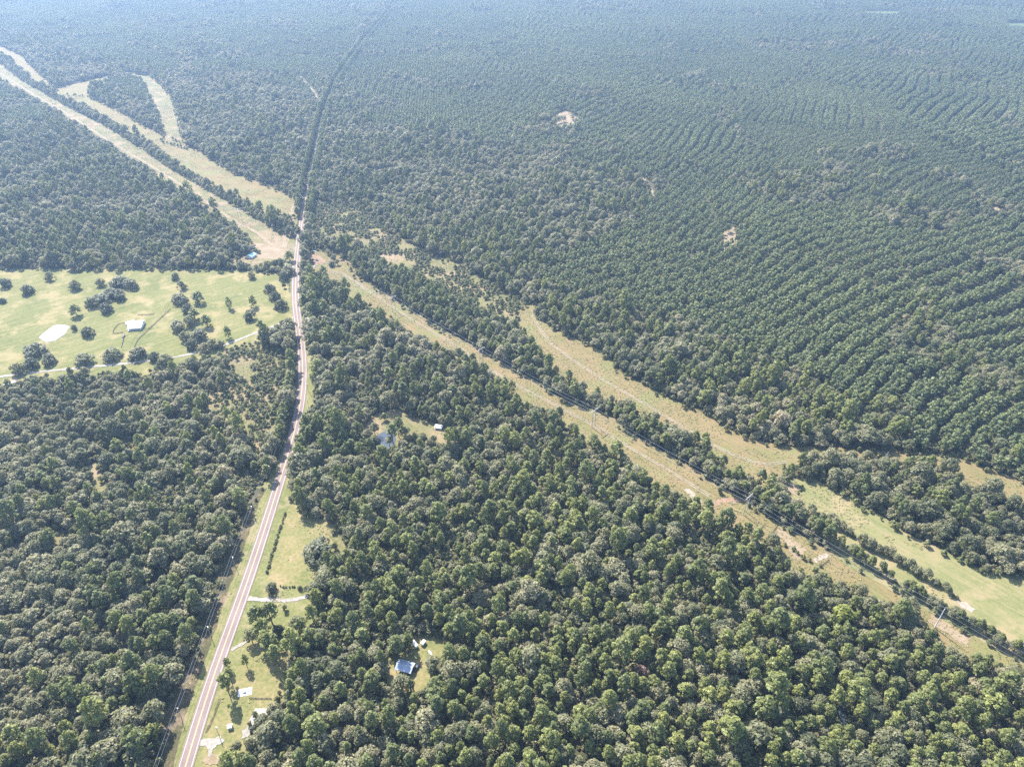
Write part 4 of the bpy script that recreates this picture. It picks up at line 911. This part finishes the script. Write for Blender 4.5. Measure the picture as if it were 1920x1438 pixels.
bo = empty('rowing_boat', (*G(807, 1224), 0), R(-52))
b = MB(); prof = [(-2.2, .5), (-1.2, .62), (0, .66), (1.2, .5), (2.3, .02)]
vs = []; fs = []
for i, (xx, hw_) in enumerate(prof): vs += [(xx, -hw_, .55), (xx, -hw_ * .6, .08), (xx, hw_ * .6, .08), (xx, hw_, .55), (xx, hw_ * .85, .5), (xx, 0, .2), (xx, -hw_ * .85, .5)]
for i in range(4):
    for j in range(7): fs.append((i * 7 + j, i * 7 + (j + 1) % 7, i * 7 + 7 + (j + 1) % 7, i * 7 + 7 + j))
fs.append(tuple(range(7)))
b.add(vs, fs); b.build('hull', M['car_white'], bo); MB().box(-.2, .2, -.55, .55, .42, .47).build('seat', M['paleBark'], bo)
tag(bo, 'slim white boat lying in the shaded barn clearing', 'boat')
pickup(G(781, 1253), R(70), M['car_dark'], 'dark pickup at the right end of the blue-roofed barn')
pickup(G(587, 688), R(104), M['car_white'], 'white car parked on the verge at the road bend', True)
pickup(G(486, 472), R(60), M['car_dark'], 'dark pickup beside the teal-roofed house')
pickup(G(477, 470), R(20), M['car_white'], 'white car between teal-roofed house and its shed', True)
pickup(G(594, 489), R(-30), M['car_dark'], 'dark pickup on the reddish lot')
pickup(G(589, 473), R(10), M['car_white'], 'white pickup at the back of the reddish lot')
pickup(G(771, 817), R(40), M['car_red'], 'dark red pickup right of the dark pond')
pickup(G(232, 632), R(80), M['car_dark'], 'dark car on the lane below the ranch house', True)

# ------------------------------------------------------------------ fences
def fence(line, label, height=1.3, step=5.0, rails=3, solid=False):
    P = smooth(line, step); t = empty('fence', (P[0][0], P[0][1], 0)); ox, oy = P[0]
    for i, (x, y) in enumerate(P): MB().box(x - ox - .1, x - ox + .1, y - oy - .1, y - oy + .1, 0, height + .15).build('post', M['fence_wood'], t)
    for k in range(rails):
        z = height * (k + .6) / rails
        MB().tube([(x - ox, y - oy, z) for x, y in P], .1, 4).build('rail', M['fence_wood'], t)
    return tag(t, label, 'fence')
fence(GP([(320, 580), (300, 598), (280, 617), (262, 634), (257, 641), (252, 651)]), 'long dark fence running diagonally past the ranch house', 1.6, 5, 4)
fence(GP([(259, 591), (275, 591), (289, 590)]), 'short dark fence behind the ranch house', 1.5, 4, 4)
fence(GP([(243, 606), (223, 608), (212, 625), (231, 624)]), 'dark fence round the small pen left of the ranch house', 1.5, 4, 4)
fence(GP([(234, 628), (231, 640), (228, 652)]), 'short fence leading from the pen to the lane gate', 1.5, 4, 4)
fence(GP([(1457, 986), (1452, 993), (1447, 1001)]), 'short cross fence above the pinkish bare plot', 1.4, 4, 3)
fence(GP([(1554, 1049), (1546, 1056), (1539, 1063)]), 'short cross fence beyond the cut bank', 1.4, 4, 3)
fence(GP(z1([(910, 585), (1060, 590), (1180, 590)])), 'low fence behind the roadside lawn', 1.2, 4, 3)

# ------------------------------------------------------------------ power lines
TH = 19.0
tower_px = [(-60, 100), (200, 248), (446, 392), (736, 557), (902, 654), (1115, 769), (1405, 931), (1770, 1144), (2080, 1318)]
TW = [G(u, v, TH) for u, v in tower_px]
tl = ['far H-frame power pole at the left edge', 'far H-frame power pole on the mown strip left of the road', 'H-frame power pole on the mown strip near the teal-roofed house', 'H-frame power pole nearest the road on its right', 'H-frame power pole fourth along the straw-coloured strip', 'H-frame power pole in the middle of the straw-coloured strip', 'H-frame power pole beside the red eroded bank', 'tall pale steel power pole beside the belt at the right edge', 'power pole past the right edge']
def tower(i):
    x, y = TW[i]; ax, ay = TW[max(0, i - 1)]; bx, by = TW[min(len(TW) - 1, i + 1)]
    rz = math.atan2(by - ay, bx - ax); t = empty('power_pole', (x, y, 0), rz)
    if i == 7:
        MB().tube([(0, 0, 0), (0, 0, TH * .5), (0, 0, TH + 1.5)], [.42, .34, .2], 10).build('pole', M['white_wall'], t)
        for z, s in ((TH - .2, 1), (TH - 1.8, -1), (TH - 3.4, 1)): MB().tube([(0, 0, z - .4), (0, s * 2.2, z)], [.14, .08], 6).build('crossarm', M['steel'], t)
    else:
        for s in (-1, 1): MB().tube([(0, s * 2.2, 0), (0, s * 2.2, TH + 1.0)], [.28, .2], 8).build('pole', M['poleWood'], t)
        MB().box(-.15, .15, -5.2, 5.2, TH - .15, TH + .25).build('crossarm', M['poleWood'], t)
        for s in (-1, 1): MB().tube([(0, -s * 2.2, TH * .55), (0, s * 2.2, TH * .82)], .09, 5).build('brace', M['poleWood'], t)
    for s in (-1, 0, 1):
        m = MB()
        for k in range(4): m.tube([(0, s * 4.4, TH - .3 - k * .3), (0, s * 4.4, TH - .55 - k * .3)], [.16, .08], 6)
        m.build('insulator', M['steel'], t)
    return tag(t, tl[i], 'power pole', None)
for i in range(1, len(TW) - 1): tower(i)
def wire(pts, sag, rad, label, cat='wire', grp=None, name='power_line'):
    P = []
    for (a, b) in zip(pts[:-1], pts[1:]):
        a = Vector(a); b = Vector(b)
        for k in range(10):
            t = k / 10; q = a.lerp(b, t); q.z -= sag * 4 * t * (1 - t) * ((b - a).length / 200) ** 2; P.append(tuple(q))
    P.append(tuple(pts[-1]))
    return tag(MB().tube(P, rad, 4).build(name, M['wire'], None), label, cat, grp)
for s, nm in ((-1, 'conductor wire on the near side of the power line strip'), (0, 'middle conductor wire along the power line strip'), (1, 'conductor wire on the tree belt side of the power line strip')):
    pts = []
    for i, (x, y) in enumerate(TW):
        ax, ay = TW[max(0, i - 1)]; bx, by = TW[min(len(TW) - 1, i + 1)]; L = math.hypot(bx - ax, by - ay); nx, ny = -(by - ay) / L, (bx - ax) / L
        pts.append((x + nx * s * 4.4, y + ny * s * 4.4, TH - 1.5))
    wire(pts, 4.0, .07, nm)
PH = 11.0
pole_px = [(268, 1500), (331, 1326), (388, 1173), (435, 1043), (470, 948), (503, 872), (530, 800)]
PW = [G(u, v, PH) for u, v in pole_px]
pl_lab = ['utility pole below the bottom edge', 'lowest utility pole in the dark cut left of the road', 'second utility pole up the dark cut left of the road', 'third utility pole up the dark cut left of the road', 'fourth utility pole up the road beside the bend shadow', 'fifth utility pole up the road where trees shade it', 'farthest utility pole of the left roadside line']
def pole(x, y, rz, label, h=PH):
    t = empty('utility_pole', (x, y, 0), rz)
    MB().tube([(0, 0, 0), (0, 0, h)], [.2, .13], 8).build('pole', M['poleWood'], t)
    MB().box(-.06, .06, -1.2, 1.2, h - .6, h - .42).build('crossarm', M['paleBark'], t)
    m = MB()
    m.tube([(.35, 0, h - 2.2), (.35, 0, h - 1.3)], .25, 8); m.build('transformer', M['steel'], t)
    for s in (-1, 0, 1): MB().tube([(0, s * 1.05, h - .42), (0, s * 1.05, h - .12)], [.08, .05], 6).build('insulator', M['white_wall'], t)
    return tag(t, label, 'utility pole')
for i in range(1, len(PW)):
    ax, ay = PW[i - 1]; bx, by = PW[min(len(PW) - 1, i + 1)]
    pole(*PW[i], math.atan2(by - ay, bx - ax), pl_lab[i])
for s, lb in ((-1, 'left-hand overhead wire of the roadside utility poles'), (1, 'road-side overhead wire of the roadside utility poles')):
    pts = []
    for i, (x, y) in enumerate(PW):
        ax, ay = PW[max(0, i - 1)]; bx, by = PW[min(len(PW) - 1, i + 1)]; L = math.hypot(bx - ax, by - ay)
        pts.append((x - (by - ay) / L * s * 1.05, y + (bx - ax) / L * s * 1.05, PH - .1))
    wire(pts, 3.0, .06, lb)
pole(*G(404, 1362, 9.0), R(60), 'utility pole at the forked gravel apron', 9.0)
pole(*G(575, 718, PH), R(80), 'utility pole on the right verge at the road bend')
pole(*G(575, 747, PH), R(80), 'utility pole on the right verge below the road bend')

# ------------------------------------------------------------------ dead snags
def snag(u, v, s, rz, label, fallen=False):
    t = empty('dead_tree', (*G(u, v), .4 if fallen else 0), rz); t.scale = (s, s, s)
    if fallen: t.rotation_euler = (R(78), 0, rz)
    r = random.Random(int(u)); m = MB(); m.tube([(0, 0, 0), (.2, .1, 5), (.1, .4, 9), (.3, .3, 12)], [.4, .3, .18, .05], 7); tr = m.build('trunk', M['paleBark'], t)
    for k in range(9):
        z = 3.5 + k * .9; a = k * 2.4; l = r.uniform(2, 4) * (1 - k * .05)
        p = [(.2, .2, z), (l * .5 * math.cos(a), l * .5 * math.sin(a), z + 1.0), (l * math.cos(a), l * math.sin(a), z + 2.2)]
        MB().tube(p, [.14, .09, .03], 5).build('branch', M['paleBark'], tr)
    return tag(t, label, 'dead tree')
snag(1657, 868, 1.0, .3, 'pale bare dead tree at the plantation edge')
snag(1898, 990, .9, 1.2, 'grey bare-branched dead tree in the round wood at the right edge')
snag(1372, 946, .5, 2.0, 'bleached fallen tree on the red eroded bank', True)

# ------------------------------------------------------------------ haze
hm, nt, out = newmat('haze_air')
pv = N(nt, 'ShaderNodeVolumePrincipled'); pv.inputs['Color'].default_value = (.44, .65, 1.0, 1); pv.inputs['Density'].default_value = HAZE_DENSITY; pv.inputs['Anisotropy'].default_value = HAZE_ANISO
nt.links.new(pv.outputs[0], out.inputs['Volume'])
hz = MB().box(-FAR - 200, FAR + 200, 3500 - FAR - 200, 3500 + FAR + 200, -1.5, CAM_H + 12).build('haze', hm)
tag(hz, 'thin blue summer haze over the whole landscape', None, None, 'stuff')
